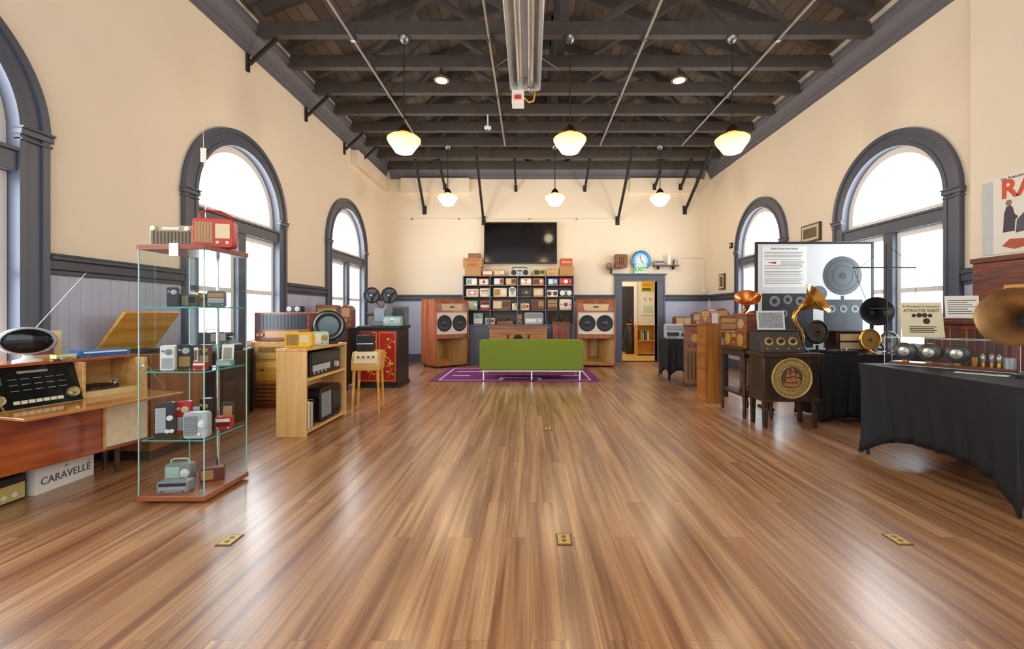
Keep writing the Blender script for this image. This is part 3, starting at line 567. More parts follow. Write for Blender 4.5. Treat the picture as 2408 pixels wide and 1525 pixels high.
radio('small brown gadget at the left end of the wooden wall shelf',(wx(1436,11)-.04,YB-.12,2.386),0,.09,.12,.1,'brown','A','tan','gold',name='small_radio')
t=thing('wall_shelf','brown shelf crowded with small gear right of the clock','shelf',(wx(1566,11.1),YB,2.43)); bx('board',W_WAL,t,-.32,.32,-.2,0,0,.025); bx('bracket',IRON,t,-.2,-.18,-.16,0,-.08,0,0); bx('bracket',IRON,t,.18,.2,-.16,0,-.08,0,0)
t=thing('paper_roll','white paper roll standing at the right end of the shelf right of the clock','roll',(wx(1573,11.1),YB-.1,2.456)); MB().lathe([(.06,0),(.06,.25),(.02,.25),(.02,.2)],(0,0,0)).done('paper',PAPER,t); MB().lathe([(.022,.19),(.022,.252),(.018,.252),(.018,.19)],(0,0,0)).done('core',CARD,t)
radio('grey flat tuner on the shelf right of the clock',(wx(1549,11.1),YB-.1,2.456),0,.26,.1,.16,'grey','B','silver','char')
radio('black pocket radio at the far right edge of the shelf right of the clock',(wx(1588,11.1),YB-.1,2.456),0,.09,.14,.06,'char','P','silver','white',name='pocket_radio')
t=thing('wall_conduit','thin white conduit running along the end wall under the lamps','conduit',(0,YB-.02,3.64)); MB().cyl((wx(930,11.2),0,0),(wx(1440,11.2),0,0),.012,n=8).done('pipe',WHT,t); 
for x in (-3,-1.8,0,1.2): MB().box(x-.02,x+.02,-.014,.02,-.02,.02).done('clip',STEEL,t)
t=thing('wall_conduit','thin white conduit bending down the end wall right of the doorway','conduit',(0,YB-.02,0)); MB().tube([(wx(1600,11.2),0,2.65),(wx(1650,11.2),0,2.65),(wx(1655,11.2),0,2.6),(wx(1655,11.2),0,1.72)],.012).done('pipe',WHT,t); bx('junction_box',WHT,t,wx(1655,11.2)-.05,wx(1655,11.2)+.05,-.03,.02,1.75,1.87,.004)
for px,py,lb,w,h_ in ((1698,662,'small dark framed picture low on the right wall near the back corner',.24,.32),(1907,548,'wide dark framed photograph high on the right wall between windows',.42,.24)):
    Y=F*(XR-.02)/(px-CX); t=thing('picture_frame',lb,'picture frame',(XR-.016,Y,wz(py,Y)),-90); bx('frame',W_DARK,t,-w/2-.03,w/2+.03,-.02,.012,-h_/2-.03,h_/2+.03,.004); bx('mat_board',mat('#D7C7A2',.7),t,-w/2,w/2,-.023,-.0205,-h_/2,h_/2,0); bx('photo',mat('#6E5A48',.6,var=.5,sc=12),t,-w/2+.04,w/2-.04,-.0255,-.0235,-h_/2+.04,h_/2-.04,0)
t=thing('wall_thermostat','small black thermostat box on the right wall left of the back window','thermostat',(XR,F*XR/(1721-CX),wz(577,F*XR/(1721-CX))),-90); bx('case',BLK,t,-.06,.06,-.04,0,-.06,.06,.006); bx('display',PAPER,t,-.03,.03,-.042,-.04,-.01,.03,0)
# ================================================================= LEFT SIDE
# glass display tower
CXg,CYg=-2.35,3.09
t=thing('glass_display_tower','tall glass display tower full of pocket radios near the left wall','display cabinet',(CXg,CYg,0)); a=.215
bx('base_board',wood('#8A4A2A','#B06A40','X'),t,-a-.01,a+.01,-a-.01,a+.01,.015,.05,.003); bx('top_board',wood('#7A3A26','#A35A3C','X'),t,-a-.01,a+.01,-a-.01,a+.01,1.665,1.7,.003)
for x in (-.17,.17):
    for y in (-.17,.17): MB().cyl((x,y,0),(x,y,.015),.02).done('foot',BLK,t)
for p,q in (((-a,-a),(-a,a)),((a,-a),(a,a)),((-a,a),(a,a)),((-a,-a),(a,-a))):
    MB().poly([(p[0],p[1],.05),(q[0],q[1],.05),(q[0],q[1],1.665),(p[0],p[1],1.665)],[(0,1,2,3)]).done('glass_panel',CLEAR,t)
for x in (-a,a):
    for y in (-a,a): bx('panel_edge',mat('#A9CFCB',.15),t,x-.003,x+.003,y-.003,y+.003,.05,1.665,0)
SZ=[1.289,.861,.41]
for z in SZ:
    b=a-.012; q=MB().poly([(-b,-b,z),(b,-b,z),(b,b,z),(-b,b,z)],[(0,1,2,3)]).done('glass_shelf',TEALG,t)
    MB().box(-b,b,-b-.002,-b,z-.007,z+.001).box(b,b+.002,-b,b,z-.007,z+.001).box(-b-.002,-b,-b,b,z-.007,z+.001).done('shelf_edge',TEDGE,q)
MB().cyl((.02,a-.03,.05),(.02,a-.03,1.665),.012,n=12).done('support_pole',CHROME,t)
MB().box(a-.03,a-.005,-a-.012,-a-.001,.06,.09).done('hinge',CHROME,t); MB().lathe([(.008,0),(.008,.02)],(-a+.03,-a,.9),(0,-1,0),10).done('lock',CHROME,t)
def pr(label,px0,px1,py0,z,dy,c,st,tr,ac,rz=20,dd=.05,grp='pocket radios in the glass tower',name='pocket_radio',handle=None):
    Y=CYg+dy; s=F/Y; w=(px1-px0)/s*.9; top=wz(py0,Y); ex=w/2*math.cos(R(rz))+dd/2*math.sin(R(rz)); ey=w/2*math.sin(R(rz))+dd/2*math.cos(R(rz))
    X=((px0+px1)/2-CX)/s; X=CXg+max(-.2+ex,min(.2-ex,X-CXg)); Y=CYg+max(-.2+ey,min(.2-ey,dy))
    radio(label,(X,Y,z+.002),rz,w,max(.03,top-z),dd,c,st,tr,ac,name=name,group=grp,handle=handle)
pr('black pocket radio on the top glass shelf, left side',396,422,676,SZ[0],-.05,'black','P','char','silver',25)
pr('grey card-boxed radio on the top glass shelf, centre',430,466,692,SZ[0],.02,'taupe','G','beige','black',10)
pr('steel grey portable radio on the top glass shelf, right side',490,530,684,SZ[0],.06,'slate','B','silver','tan',25)
pr('small dark brown radio at the rear of the top glass shelf',468,490,690,SZ[0],.13,'brown','P','tan','gold',15)
pr('white pocket radio on the middle glass shelf, left side',381,411,812,SZ[1],-.13,'white','P','silver','grey',25)
pr('black pocket radio with round silver dial on the middle glass shelf',421,452,810,SZ[1],-.02,'black','P','gold','silver',25)
pr('brown leather cased pocket radio on the middle glass shelf',470,496,810,SZ[1],.11,'brown','P','tan','gold',20)
pr('small red radio lying at the front of the middle glass shelf',458,486,850,SZ[1],-.13,'red','B','red','white',10)
pr('teal low radio at the right of the middle glass shelf',512,548,846,SZ[1],.1,'teal','B','white','silver',10)
pr('black and silver radio on the lowest glass shelf, left side',368,410,946,SZ[2],-.12,'char','A','silver','white',25)
pr('red and silver radio on the lowest glass shelf',418,450,943,SZ[2],0,'red','P','silver','cream',25)
pr('black leather pocket radio standing at the rear of the lowest glass shelf',474,498,936,SZ[2],.13,'black','P','char','gold',10)
pr('long silver grey radio at the front of the lowest glass shelf',440,498,968,SZ[2],-.15,'silver','A','grey','white',8)
pr('flat red radio at the right of the lowest glass shelf',514,552,978,SZ[2],.08,'red','B','dred','white',12)
pr('wide grey portable radio on the base of the glass tower, front left',376,452,1128,.05,-.14,'grey','B','silver','char',6,.07,handle=.02)
pr('grey green portable radio with handle behind the wide grey radio',392,455,1088,.05,.0,'grey','A','mint','white',6,.06,handle=.03)
pr('reddish brown portable radio on the base of the glass tower, right side',474,526,1098,.05,.06,'dred','A','tan','brown',25,.06)
def tcard(label,dx,dy,z,w,h_,c,pcn,rz):
    t=thing('info_card',label,'card',(CXg+dx,CYg+dy,z+.002),rz,'cards in the glass tower'); MB().prism([(-.002,0),(.002,0),(.022,h_),(.018,h_)],-w/2,w/2,'yz').done('card',pc(c),t); MB().prism([(-.0005+.02*.3-.003,h_*.3),(.02*.3,h_*.3),(.02*.85,h_*.85),(.02*.85-.003,h_*.85)],-w*.35,w*.35,'yz').done('picture',pc(pcn),t); bx('easel_foot',CARD,t,-.01,.01,.022,.03,0,h_*.4,0)
tcard('cream card standing at the left rear of the top glass shelf',-.12,.14,SZ[0],.07,.11,'cream','tan',10)
tcard('cream card with tan picture at the left rear of the middle glass shelf',-.13,.13,SZ[1],.08,.13,'ivory','taupe',8)
tcard('white card at the right rear of the middle glass shelf',.1,.17,SZ[1],.08,.15,'white','beige',12)
tcard('grey card with teal picture at the left rear of the lowest glass shelf',-.13,.15,SZ[2],.08,.14,'silver','teal',8)
tcard('dark booklet standing at the right rear of the lowest glass shelf',.1,.165,SZ[2],.09,.17,'char','tan',5)
radio('grey beige portable radio with cream corner knobs on top of the glass tower',(wx(410,3.09),3.1,1.701),6,.275,.158,.09,'beige','K','taupe','ivory',name='portable_radio')
g=radio('red leather portable radio with arched handle on top of the glass tower',(wx(512,3.08),3.06,1.701),18,.24,.2,.1,'red','G','tan','cream',name='portable_radio',r=.03)
MB().tube([(-.1,0,.195),(-.095,0,.24),(-.05,0,.262),(.03,0,.255),(.09,0,.225),(.108,0,.19)],.007).done('handle',pc('red'),g)
MB().cyl((-.07,.03,.2),(-.085,.03,.86),.003,.0015,8).done('antenna',CHROME,g); MB().box(-.1,-.065,.026,.03,.6,.7).done('price_tag',PAPER,g)
t=thing('price_tag','white paper tag hanging from the grey beige portable radio','tag',(wx(408,2.86),2.862,1.62)); bx('paper',PAPER,t,-.03,.03,-.002,.002,0,.085,0); MB().tube([(0,0,.084),(0,.0,.1),(0,.13,.1)],.0012,6).done('string',PAPER,t)
# radiogram console
t=thing('radiogram_console','polished wooden radiogram console with fold-down flap and black dial, left foreground','radiogram',(-3.135,3.04,0),75.3)
bx('lower_body',W_RED,t,-.455,.455,0,.4,.24,.61,.006); bx('ledge',W_MAPLE,t,-.46,.46,-.012,.4,.61,.64,.003)
MB().box(-.455,-.43,.02,.4,.64,.9).box(.43,.455,.02,.4,.64,.9).box(.05,.07,.04,.38,.64,.9).box(-.43,.43,.38,.4,.64,.9).done('upper_frame',W_MAPLE,t,.003)
bx('top_panel',W_RED,t,-.46,.46,.12,.4,.9,.92,.004)
MB().prism([(.03,.64),(.05,.64),(.15,.895),(.13,.895)],-.43,.05,'yz').done('dial_panel',mat('#0E0E10',.15),t)
def sl(x0,x1,a0,a1,nm,m,e=.004):
    f=lambda a:(.03+.1*a-e*.93,.64+.255*a+e*.36)
    y0,z0=f(a0);y1,z1=f(a1); MB().prism([(y0,z0),(y1,z1),(y1+.004,z1),(y0+.004,z0)],x0,x1,'yz').done(nm,m,t)
for a0,a1 in ((.56,.572),(.7,.71),(.42,.432)): 
    for k in range(5): sl(-.3+k*.06,-.26+k*.06,a0,a1,'dial_line',mat('#A9A798',.4))
for k in range(7): sl(-.3+k*.036,-.27+k*.036,.1,.18,'push_button',mat('#E2DCC6',.4))
sl(-.41,-.33,.6,.85,'maker_plate',mat('#6B6B66',.3,.6)); sl(-.25,-.1,.84,.9,'signal_window',mat('#8A8B80',.4))
for x in (-.37,.0): MB().lathe([(.035,0),(.033,.02),(.02,.025),(.018,.04),(0,.04)],(x,.05,.7),(0,-.93,.36),20).done('knob',mat('#C7B48A',.25,.7),t)
MB().box(.07,.43,.06,.38,.64,.68).done('turntable_deck',mat('#D7B983',.5),t); MB().lathe([(.13,.68),(.13,.7),(.11,.705),(.01,.705),(.008,.72),(0,.72)],(.23,.22,0)).done('platter',mat('#2B2522',.5),t); MB().tube([(.39,.32,.68),(.39,.32,.73),(.36,.2,.725),(.3,.13,.715)],.008).done('tonearm',mat('#D9D3C4',.4),t)
q=bx('grille_panel',mat('#E3D3AE',.7,var=.25,sc=25),t,.16,.435,-.006,0,.27,.585,0); bx('grille_frame',W_MAPLE,q,.145,.16,-.01,0,.26,.6,0)
bx('fold_down_flap',wood('#9A5C26','#C88A44','X',.7,.18,.5),t,-.45,.45,-.36,-.013,.622,.64,.004)
for x in (-.44,.44): MB().tube([(x,-.2,.64),(x,.03,.86)],.004,6).done('brass_stay',BRASS,t)
for x,y in ((.36,.2),(-.43,.08),(.38,.37),(-.44,.385)): MB().lathe([(.012,0),(.022,.2),(.024,.24)],(x,y,0),(0,0,1),12).done('leg',W_DARK,t)
t=thing('pod_television','small egg-shaped grey retro television with dark screen on the radiogram','television',(-3.38,2.95,.921),48)
MB().lathe([(.07,0),(.07,.012),(.03,.025),(.02,.055)],(0,0,0)).done('foot',WHT,t); MB().lathe([(0,-.14),(.06,-.13),(.11,-.09),(.138,-.02),(.14,.02),(.13,.045),(.12,.05)],(0,0,.14),(0,-1,0),32,True,1,.68).done('shell',mat('#A9AEB4',.2,.3),t); MB().lathe([(.12,.049),(.1,.062),(.05,.072),(0,.075)],(0,0,.14),(0,-1,0),32,True,1,.68).done('screen',mat('#0C0F14',.1,spec=.4),t)
MB().cyl((.02,.03,.2),(.28,.03,.62),.0025,.0015,6).done('antenna',WHT,t)
t=thing('record_sleeve','illustrated record sleeve standing on the radiogram behind the green box','record sleeve',(-3.5,3.14,.921),50); MB().box(-.1,.1,-.008,.008,0,.2).done('sleeve',mat('#D9B98A',.7,var=.3,sc=14),t); bx('picture',mat('#7A4A52',.6,var=.6,sc=25),t,-.085,.06,-.01,-.008,.03,.13,0); bx('back_support',CARD,t,-.03,.03,.008,.03,0,.12,0)
for c,lb,x,y,w,h_,dd,tr in (('lime','small lime green radio lying on the radiogram top',-3.33,3.13,.11,.035,.08,'cream'),('blue','flat bright blue portable case lying on the radiogram top',-3.33,3.39,.32,.045,.16,'blue')):
    radio(lb,(x,y,.921),72,w,h_,dd,c,'B',tr,'white',name='flat_radio')
t=thing('tape_spool','small round silver dish on the near edge of the radiogram top','dish',(-3.22,3.02,.921)); MB().lathe([(.04,0),(.05,.012),(.045,.014),(.035,.006),(0,.006)],(0,0,0)).done('dish',CHROME,t); MB().lathe([(.012,.006),(.01,.018),(0,.02)],(0,0,0)).done('spindle',STEEL,t)
t=thing('product_box','white carton lettered CARAVELLE on the floor under the radiogram','box',(-3.37,3.19,0),90); bx('carton',WHT,t,-.2,.2,0,.2,0,.185,.003); text('CARAVELLE',.075,mat('#4A4A4A',.6),t,(0,-.002,.08),sx=.88); bx('emblem',mat('#D9A928',.5),t,-.012,.012,-.002,0,.135,.15,0); bx('lid_edge',mat('#DAD6CC',.6),t,-.2,.2,-.001,.0,.165,.167,0)
t=thing('product_box','olive and black radio box on the floor at the left edge under the radiogram','box',(-3.4,2.83,0),90); bx('carton',mat('#26251F',.6),t,-.13,.13,0,.17,0,.17,.003); q=bx('printed_panel',mat('#C9B969',.6),t,-.12,.12,-.002,0,.015,.12,0)
for x,z,r_ in ((-.07,.07,.02),(0,.05,.016),(.06,.05,.016)): MB().lathe([(r_,0),(r_,.004)],(x,-.002,z),(0,-1,0)).done('printed_dial',mat('#E9E6DC',.5),q)
# phonograph with open honey lid
t=thing('phonograph_console','wooden phonograph console with raised honey coloured lid behind the glass tower','phonograph',(-3.4,4.0,0),90)
bx('body',wood('#7A4A20','#A86A34','Z'),t,-.3,.3,-.2,.27,.08,.9,.006); bx('plinth',W_DARK,t,-.29,.29,-.19,.26,0,.08); bx('deck',W_DARK,t,-.28,.28,-.17,.25,.9,.905,0)
MB().lathe([(.15,.905),(.15,.925),(.01,.925),(.008,.94),(0,.94)],(-.1,.03,0)).done('platter',BLK,t)
MB().prism([(.272,.93),(.252,.915),(.0,1.25),(.02,1.265)],-.31,.27,'yz').done('lid',W_HON,t,.003)
MB().tube([(.27,.1,.9),(.27,.1,1.1)],.004,6).done('lid_stay',BRASS,t)
t=thing('dark_console','dark wooden radio console against the left wall behind the glass tower','console',(-3.38,4.92,0),90); bx('body',W_DARKZ,t,-.26,.26,-.07,.28,.05,.82,.006); bx('plinth',W_DARK,t,-.25,.25,-.06,.27,0,.05); bx('speaker_cloth',mat('#4A3A2A',.8),t,-.2,.2,-.076,-.071,.12,.5,0); bx('door',W_DARK,t,-.22,.22,-.08,-.071,.54,.78,.003)
radio('grey teal portable set on the dark console seen through the glass tower',(-3.46,4.77,.821),80,.2,.22,.16,'slate','R','silver','teal',handle=.03)
t=thing('typewriter_radio','black typewriter-like machine on the dark console','machine',(-3.48,5.05,.821),80); MB().prism([(-.12,0),(-.12,.05),(.0,.12),(.1,.17),(.12,0)],-.1,.1,'yz').done('body',BLK,t,.008); bx('keyboard',mat('#C9C9C4',.5),t,-.08,.08,-.115,-.05,.06,.075,.004); MB().cyl((-.11,.05,.18),(.11,.05,.18),.025).done('roller',GUN,t)
t=thing('oil_radiator','black finned oil radiator on the floor by the left wall','radiator',(-3.6,5.42,0),90)
for i in range(9):
    x=-.2+i*.05; MB().prism(rpoly(.11,.72,.04,4,.08),x-.012,x+.012,'yz').done('fin',BLK,t,.003)
bx('control_box',mat('#2A2A2C',.5),t,.215,.25,-.06,.06,.1,.7,.006)
for x in (-.16,.16): bx('foot',BLK,t,x-.02,x+.02,-.08,.08,0,.08,.004)
# console + big table radio
t=thing('radio_console','light wooden radio console with banded grille behind the pine bookcase','console',(-3.3,6.0,0))
bx('body',wood('#A56E34','#CC9A52','Z'),t,-.36,.36,-.24,.2,.06,.87,.008); bx('plinth',W_WAL,t,-.365,.365,-.25,.2,0,.06,.004)
bx('dial_panel',mat('#B89248',.5,.2),t,-.3,.3,-.248,-.241,.64,.84,.002); MB().box(-.26,.26,-.252,-.248,.73,.8).done('dial',mat('#7A4E24',.4),t)
bx('door_panel',W_HON,t,-.3,.3,-.25,-.241,.36,.6,.003); MB().lathe([(.015,0),(.012,.02)],(-.2,-.25,.5),(0,-1,0),12).done('knob',BRASS,t)
g=MB()
for i in range(5): g.box(-.32,.32,-.256,-.241,.08+i*.052,.112+i*.052)
g.done('grille_bars',W_WAL,t,.003)
radio('large wooden table radio with cloth grille on the light console',(-3.29,5.97,.871),0,.74,.385,.3,'mah','W','char','tan',r=.02)
radio('small black portable set on top of the large wooden table radio',(wx(695,5.95),5.95,1.258),0,.2,.085,.1,'black','D','silver','char',name='portable_radio')
# pine bookcase
def shelfcase(label,loc,rz,L,D,Hh,zs,w1=W_PINE,w2=W_PINEX):
    t=thing('bookcase',label,'bookcase',loc,rz)
    for s in (-1,1): x0,x1=sorted((s*L/2,s*(L/2-.03))); bx('side_panel',w1,t,x0,x1,-D/2,D/2,0,Hh,.002)
    bx('top_panel',w2,t,-L/2-.005,L/2+.005,-D/2-.005,D/2+.005,Hh,Hh+.025,.003); bx('bottom_panel',w2,t,-L/2+.03,L/2-.03,-D/2,D/2-.012,.03,.055)
    for z in zs: bx('shelf',w2,t,-L/2+.03,L/2-.03,-D/2,D/2-.012,z-.025,z)
    bx('back_panel',w2,t,-L/2+.03,L/2-.03,D/2-.01,D/2,0,Hh,0); return t
shelfcase('low pine bookcase holding dark radios on the left side of the floor',(-2.39,4.875,0),90,.97,.3,.865,[.58])
radio('black and silver shortwave receiver on the upper shelf of the pine bookcase',(-2.385,4.9,.581),90,.72,.25,.22,'black','R','char','silver',name='receiver')
radio('black bakelite radio with barred grille on the lower shelf of the pine bookcase',(-2.385,5.0,.056),90,.52,.37,.24,'black','G','grey','char',r=.06)
for i in range(6):
    c=['white','char','white','grey','cream','black'][i]; y=4.45+i*.034; h_=.24+.02*((i*7)%3)
    t=thing('magazine',['first white','first dark','second white','grey','cream','last black'][i]+' magazine in the row on the lower shelf of the pine bookcase','magazine',(-2.385,y,.056),90,'magazines in the pine bookcase'); bx('cover',pc(c),t,-.013,.013,-.11,.1,0,h_,.002); bx('pages',PAPER,t,-.01,.01,-.1,.102,h_,h_+.001,0)
radio('bright yellow portable radio on the pine bookcase',(-2.41,4.6,.891),12,.26,.155,.12,'yellow','G','gold','cream',name='portable_radio',handle=.02,r=.03)
radio('pale mint green radio on the pine bookcase beside the yellow one',(-2.33,4.86,.891),25,.19,.15,.1,'mint','A','white','gold',r=.03)
t=thing('drum_speaker','round black and silver drum loudspeaker on the pine bookcase','speaker',(-2.36,5.16,.891),20); MB().box(-.1,.1,-.05,.05,0,.04).done('foot',BLK,t,.006); MB().lathe([(.16,-.06),(.18,-.05),(.18,.05),(.16,.06),(.14,.05),(0,.045)],(0,0,.21),(0,-1,0),36).done('shell',BLK,t); MB().ring((0,-.06,.21),.15,.012,'y',36).done('rim',STEEL,t); MB().lathe([(.11,.05),(.11,.062),(.04,.07),(0,.07)],(0,0,.21),(0,-1,0),28).done('grille',mat('#5E7076',.4,.4),t)
t=thing('record_player_stand','honey wooden record player on tapered legs beside the pine bookcase','record player',(-2.06,5.6,0),8)
MB().prism([(-.17,.53),(-.17,.62),(-.1,.76),(.17,.76),(.17,.53)],-.17,.17,'yz').done('cabinet',W_HON,t,.008); MB().prism([(-.176,.625),(-.106,.762),(-.1,.757),(-.17,.62)],-.14,.14,'yz').done('control_panel',mat('#E6D7B2',.5),t)
for x in (-.09,-.03,.03,.09): MB().lathe([(.015,0),(.013,.015),(0,.015)],(x,-.14,.695),(0,-.9,.45),12).done('knob',mat('#7A4A22',.4),t)
for x in (-.14,.14):
    for y in (-.13,.13): MB().cyl((x*1.15,y*1.15,0),(x,y,.53),.011,.02,12).done('leg',W_HON,t)
t=thing('accordion_case','small black pleated case with handle standing on the honey record player','case',(-2.1,5.62,.762),10); g=MB()
for i in range(7): g.box(-.1+i*.029,-.1+i*.029+.024,-.06,.06,0,.2)
g.box(-.105,.105,-.05,.05,.005,.195); g.done('bellows',BLK,t,.003); MB().tube([(-.07,0,.195),(-.06,0,.24),(.06,0,.24),(.07,0,.195)],.008).done('handle',BLK,t); bx('trim',CHROME,t,-.1,.1,-.062,-.06,.09,.1,0)
# red lacquer cabinet
t=thing('lacquer_cabinet','red and black lacquer cabinet painted with gold figures, near the left rear','cabinet',(-2.53,7.65,0))
RL=mat('#A21D18',.25,coat=.3); GLD=mat('#D2A83C',.4,.3); DGR=mat('#18211F',.35)
bx('body',DGR,t,-.33,.33,-.33,.33,.05,.98,.006); bx('top_slab',DGR,t,-.36,.36,-.36,.36,.98,1.03,.008); bx('plinth',DGR,t,-.35,.35,-.35,.35,0,.05,.004)
for s in (-1,1):
    x0,x1=sorted((s*.005,s*.31)); q=bx('door',RL,t,x0,x1,-.345,-.331,.09,.95,.003); xc=(x0+x1)/2
    g=MB(); random.seed(8+s)
    stem=[(xc+.07*math.sin(k*.55),-.347,.17+k*.045) for k in range(15)]; g.tube(stem,.004,5)
    for k in range(1,15):
        px_,_,pz=stem[k]; d_=1 if k%2 else -1
        g.tube([(px_,-.347,pz),(px_+d_*.03,-.347,pz+.025),(px_+d_*.055,-.347,pz+.01)],.003,5); g.lathe([(.008+.008*(k%3),0),(.004,.003)],(px_+d_*.058,-.345,pz+.01),(0,-1,0),8)
    for (fx,fz,fr) in ((-.04,.55,.03),(.05,.42,.026)):
        g.lathe([(fr*.5,0),(fr*.4,.003)],(xc+fx,-.345,fz+fr*1.6),(0,-1,0),10); g.prism([(xc+fx-fr,fz-fr*1.6),(xc+fx+fr,fz-fr*1.6),(xc+fx+fr*.5,fz+fr*1.1),(xc+fx-fr*.5,fz+fr*1.1)],-.348,-.345)
    g.done('gold_figures',GLD,q); MB().box(x0+.02,x1-.02,-.347,-.345,.915,.925).box(x0+.02,x1-.02,-.347,-.345,.115,.125).box(x0+.015,x0+.022,-.347,-.345,.115,.925).box(x1-.022,x1-.015,-.347,-.345,.115,.925).done('gold_border',GLD,q)
MB().lathe([(.05,0),(.05,.006),(.035,.008),(0,.008)],(0,-.345,.6),(0,-1,0),20).done('lock_plate',mat('#A8842E',.4,.5),t)
def reel(p,x,z):
    g=MB(); g.ring((x,-.05,z),.128,.014,'y',32); g.lathe([(.05,0),(.05,.03)],(x,-.035,z),(0,-1,0),20)
    for i in range(3): aa=2*PI*i/3+.5; g.bar((x+.04*math.cos(aa),-.05,z+.04*math.sin(aa)),(x+.125*math.cos(aa),-.05,z+.125*math.sin(aa)),.02,.07,(0,1,0))
    o=g.done('reel',BLK,p); MB().lathe([(.12,0),(.12,.008)],(x,-.036,z),(0,-1,0),28).done('film',mat('#3E3A36',.4),o); MB().lathe([(.018,0),(.014,.045)],(x,-.04,z),(0,-1,0),12).done('hub',CHROME,o)
t=thing('film_projector','grey film projector with two large black reels on the lacquer cabinet','projector',(wx(893,7.5),7.58,1.031))
bx('base',mat('#6F7B82',.4,.3),t,-.16,.2,-.1,.1,0,.06,.008); bx('body',mat('#8C989E',.4,.3),t,-.1,.08,-.08,.08,.06,.3,.012); MB().cyl((-.1,-.02,.2),(-.24,-.02,.2),.03).done('lens',GUN,t); bx('lamp_house',mat('#5E686E',.4,.3),t,.082,.2,-.08,.08,.06,.24,.012)
MB().bar((0,.0,.3),(-.15,-.02,.5),.03,.02,(0,1,0)).done('arm',GUN,t); MB().bar((0,0,.3),(.15,-.02,.5),.03,.02,(0,1,0)).done('arm',GUN,t); reel(t,-.15,.52); reel(t,.15,.52)
radio('teal reel tape recorder on the lacquer cabinet right of the projector',(wx(925,7.38),7.37,1.031),0,.3,.16,.12,'teal','D','silver','white',name='tape_recorder',cat='tape recorder')
t=thing('speaker_unit','dark grey boxy loudspeaker on the lacquer cabinet, rear right','speaker',(-2.3,7.85,1.031)); bx('box',mat('#6C7276',.6),t,-.13,.11,-.1,.1,0,.33,.006); bx('grille',mat('#4E5458',.8),t,-.11,.09,-.106,-.1,.03,.3,0)
t=thing('sideboard','dark wooden sideboard along the left wall under two wooden radios','sideboard',(-3.3,7.35,0)); bx('body',W_DARKZ,t,-.36,.36,-.3,.3,.08,.97,.006); bx('top_panel',W_DARK,t,-.37,.37,-.32,.31,.97,1.0,.004)
for x in (-.32,.32):
    for y in (-.26,.26): bx('foot',W_DARK,t,x-.03,x+.03,y-.03,y+.03,0,.08)
for s in (-1,1): bx('door',W_DARK,t,min(s*.01,s*.33),max(s*.01,s*.33),-.312,-.301,.12,.93,.003)
radio('tall brown wooden radio on the dark sideboard, left one',(-3.37,7.35,1.001),10,.34,.38,.24,'wal','B','brown','gold',r=.02)
radio('narrow brown wooden radio on the dark sideboard, right one',(-3.06,7.38,1.001),5,.2,.38,.22,'mah','T','tan','gold')
# ================================================================= RIGHT SIDE
def spandex(label,loc,w,d,h_,rise,inset,rz=0):
    t=thing('draped_table',label,'table',loc,rz); g=MB(); n,m=48,10
    cs=[(-w/2,-d/2),(w/2,-d/2),(w/2,d/2),(-w/2,d/2)]; cols=[]
    for k in range(4):
        p=Vector(cs[k]);q=Vector(cs[(k+1)%4]);dirn=(q-p).normalized();inn=Vector((-dirn.y,dirn.x)); L=(q-p).length
        for i in range(n):
            u=i/n; bow=1-abs(2*u-1)**3; col=[]
            for j in range(m+1):
                v=j/m; z=h_*(1-v)+(.008+rise*max(0,bow-.12)/.88)*v; off=inset*v*bow+v*(bow+.12)*(.014*math.sin(u*L*40+k)+.008*math.sin(u*L*71+k*2+v*2))
                if j==0: off=0
                P=p+(q-p)*u+inn*off; 
                if i==0: c=-Vector((p.x/(w/2),p.y/(d/2)))*.02*math.sin(v*PI); P=P+c
                col.append(g.b.verts.new((P.x,P.y,z)))
            cols.append(col)
    N_=len(cols)
    for i in range(N_):
        A,B=cols[i],cols[(i+1)%N_]
        for j in range(m): g.b.faces.new([A[j],B[j],B[j+1],A[j+1]])
    g.b.faces.new([c[0] for c in cols]); o=g.done('cover',CLOTH,t); sm=o.modifiers.new('t','SOLIDIFY'); sm.thickness=.004; sm.offset=-1
    bx('tabletop',mat('#8A8D90',.5),t,-w/2+.02,w/2-.02,-d/2+.02,d/2-.02,h_-.035,h_-.007)
    for x in (-w/2+.05,w/2-.05):
        for y in (-d/2+.05,d/2-.05): MB().cyl((x,y,0),(x,y,h_-.035),.012,n=10).done('leg',IRON,t)
    return t
spandex('large black draped table in the right foreground under the clear display case',(3.4,3.28,0),.9,1.3,.8,.2,.1)
spandex('black draped table farther back right in front of the poster board',(3.9,5.22,0),1.2,.5,.775,.05,.03)
spandex('small black draped table near the doorway',(2.8,8.3,0),.54,.6,.765,.18,.05)
# display case with breadboard receiver
t=thing('display_case','clear acrylic display case on the near black draped table','display case',(3.355,3.525,.802),-54.1)
L=.4; CH=.235
g=MB()
for p,q in (((-L,0),(L,0)),((L,0),(L,.2)),((L,.2),(-L,.2)),((-L,.2),(-L,0))): g.poly([(p[0],p[1],0),(q[0],q[1],0),(q[0],q[1],CH),(p[0],p[1],CH)],[(0,1,2,3)])
g.poly([(-L,0,CH),(L,0,CH),(L,.2,CH),(-L,.2,CH)],[(0,1,2,3)]).done('acrylic_cover',CLEAR,t)
g=MB()
for x in (-L,L):
    for y in (0,.2): g.box(x-.002,x+.002,y-.002,y+.002,0,CH)
for z in (CH,.002): g.box(-L,L,-.002,.001,z-.002,z+.002).box(-L,L,.199,.202,z-.002,z+.002).box(-L-.001,-L+.002,0,.2,z-.002,z+.002).box(L-.002,L+.001,0,.2,z-.002,z+.002)
g.done('case_edge',mat('#DCE6EA',.15),t)
t=thing('breadboard_receiver','antique breadboard radio receiver with dark drums and brass tubes inside the clear case','receiver',(3.355,3.525,.803),-54.1)
bx('board',W_WAL,t,-.37,.37,.015,.185,0,.025,.003)
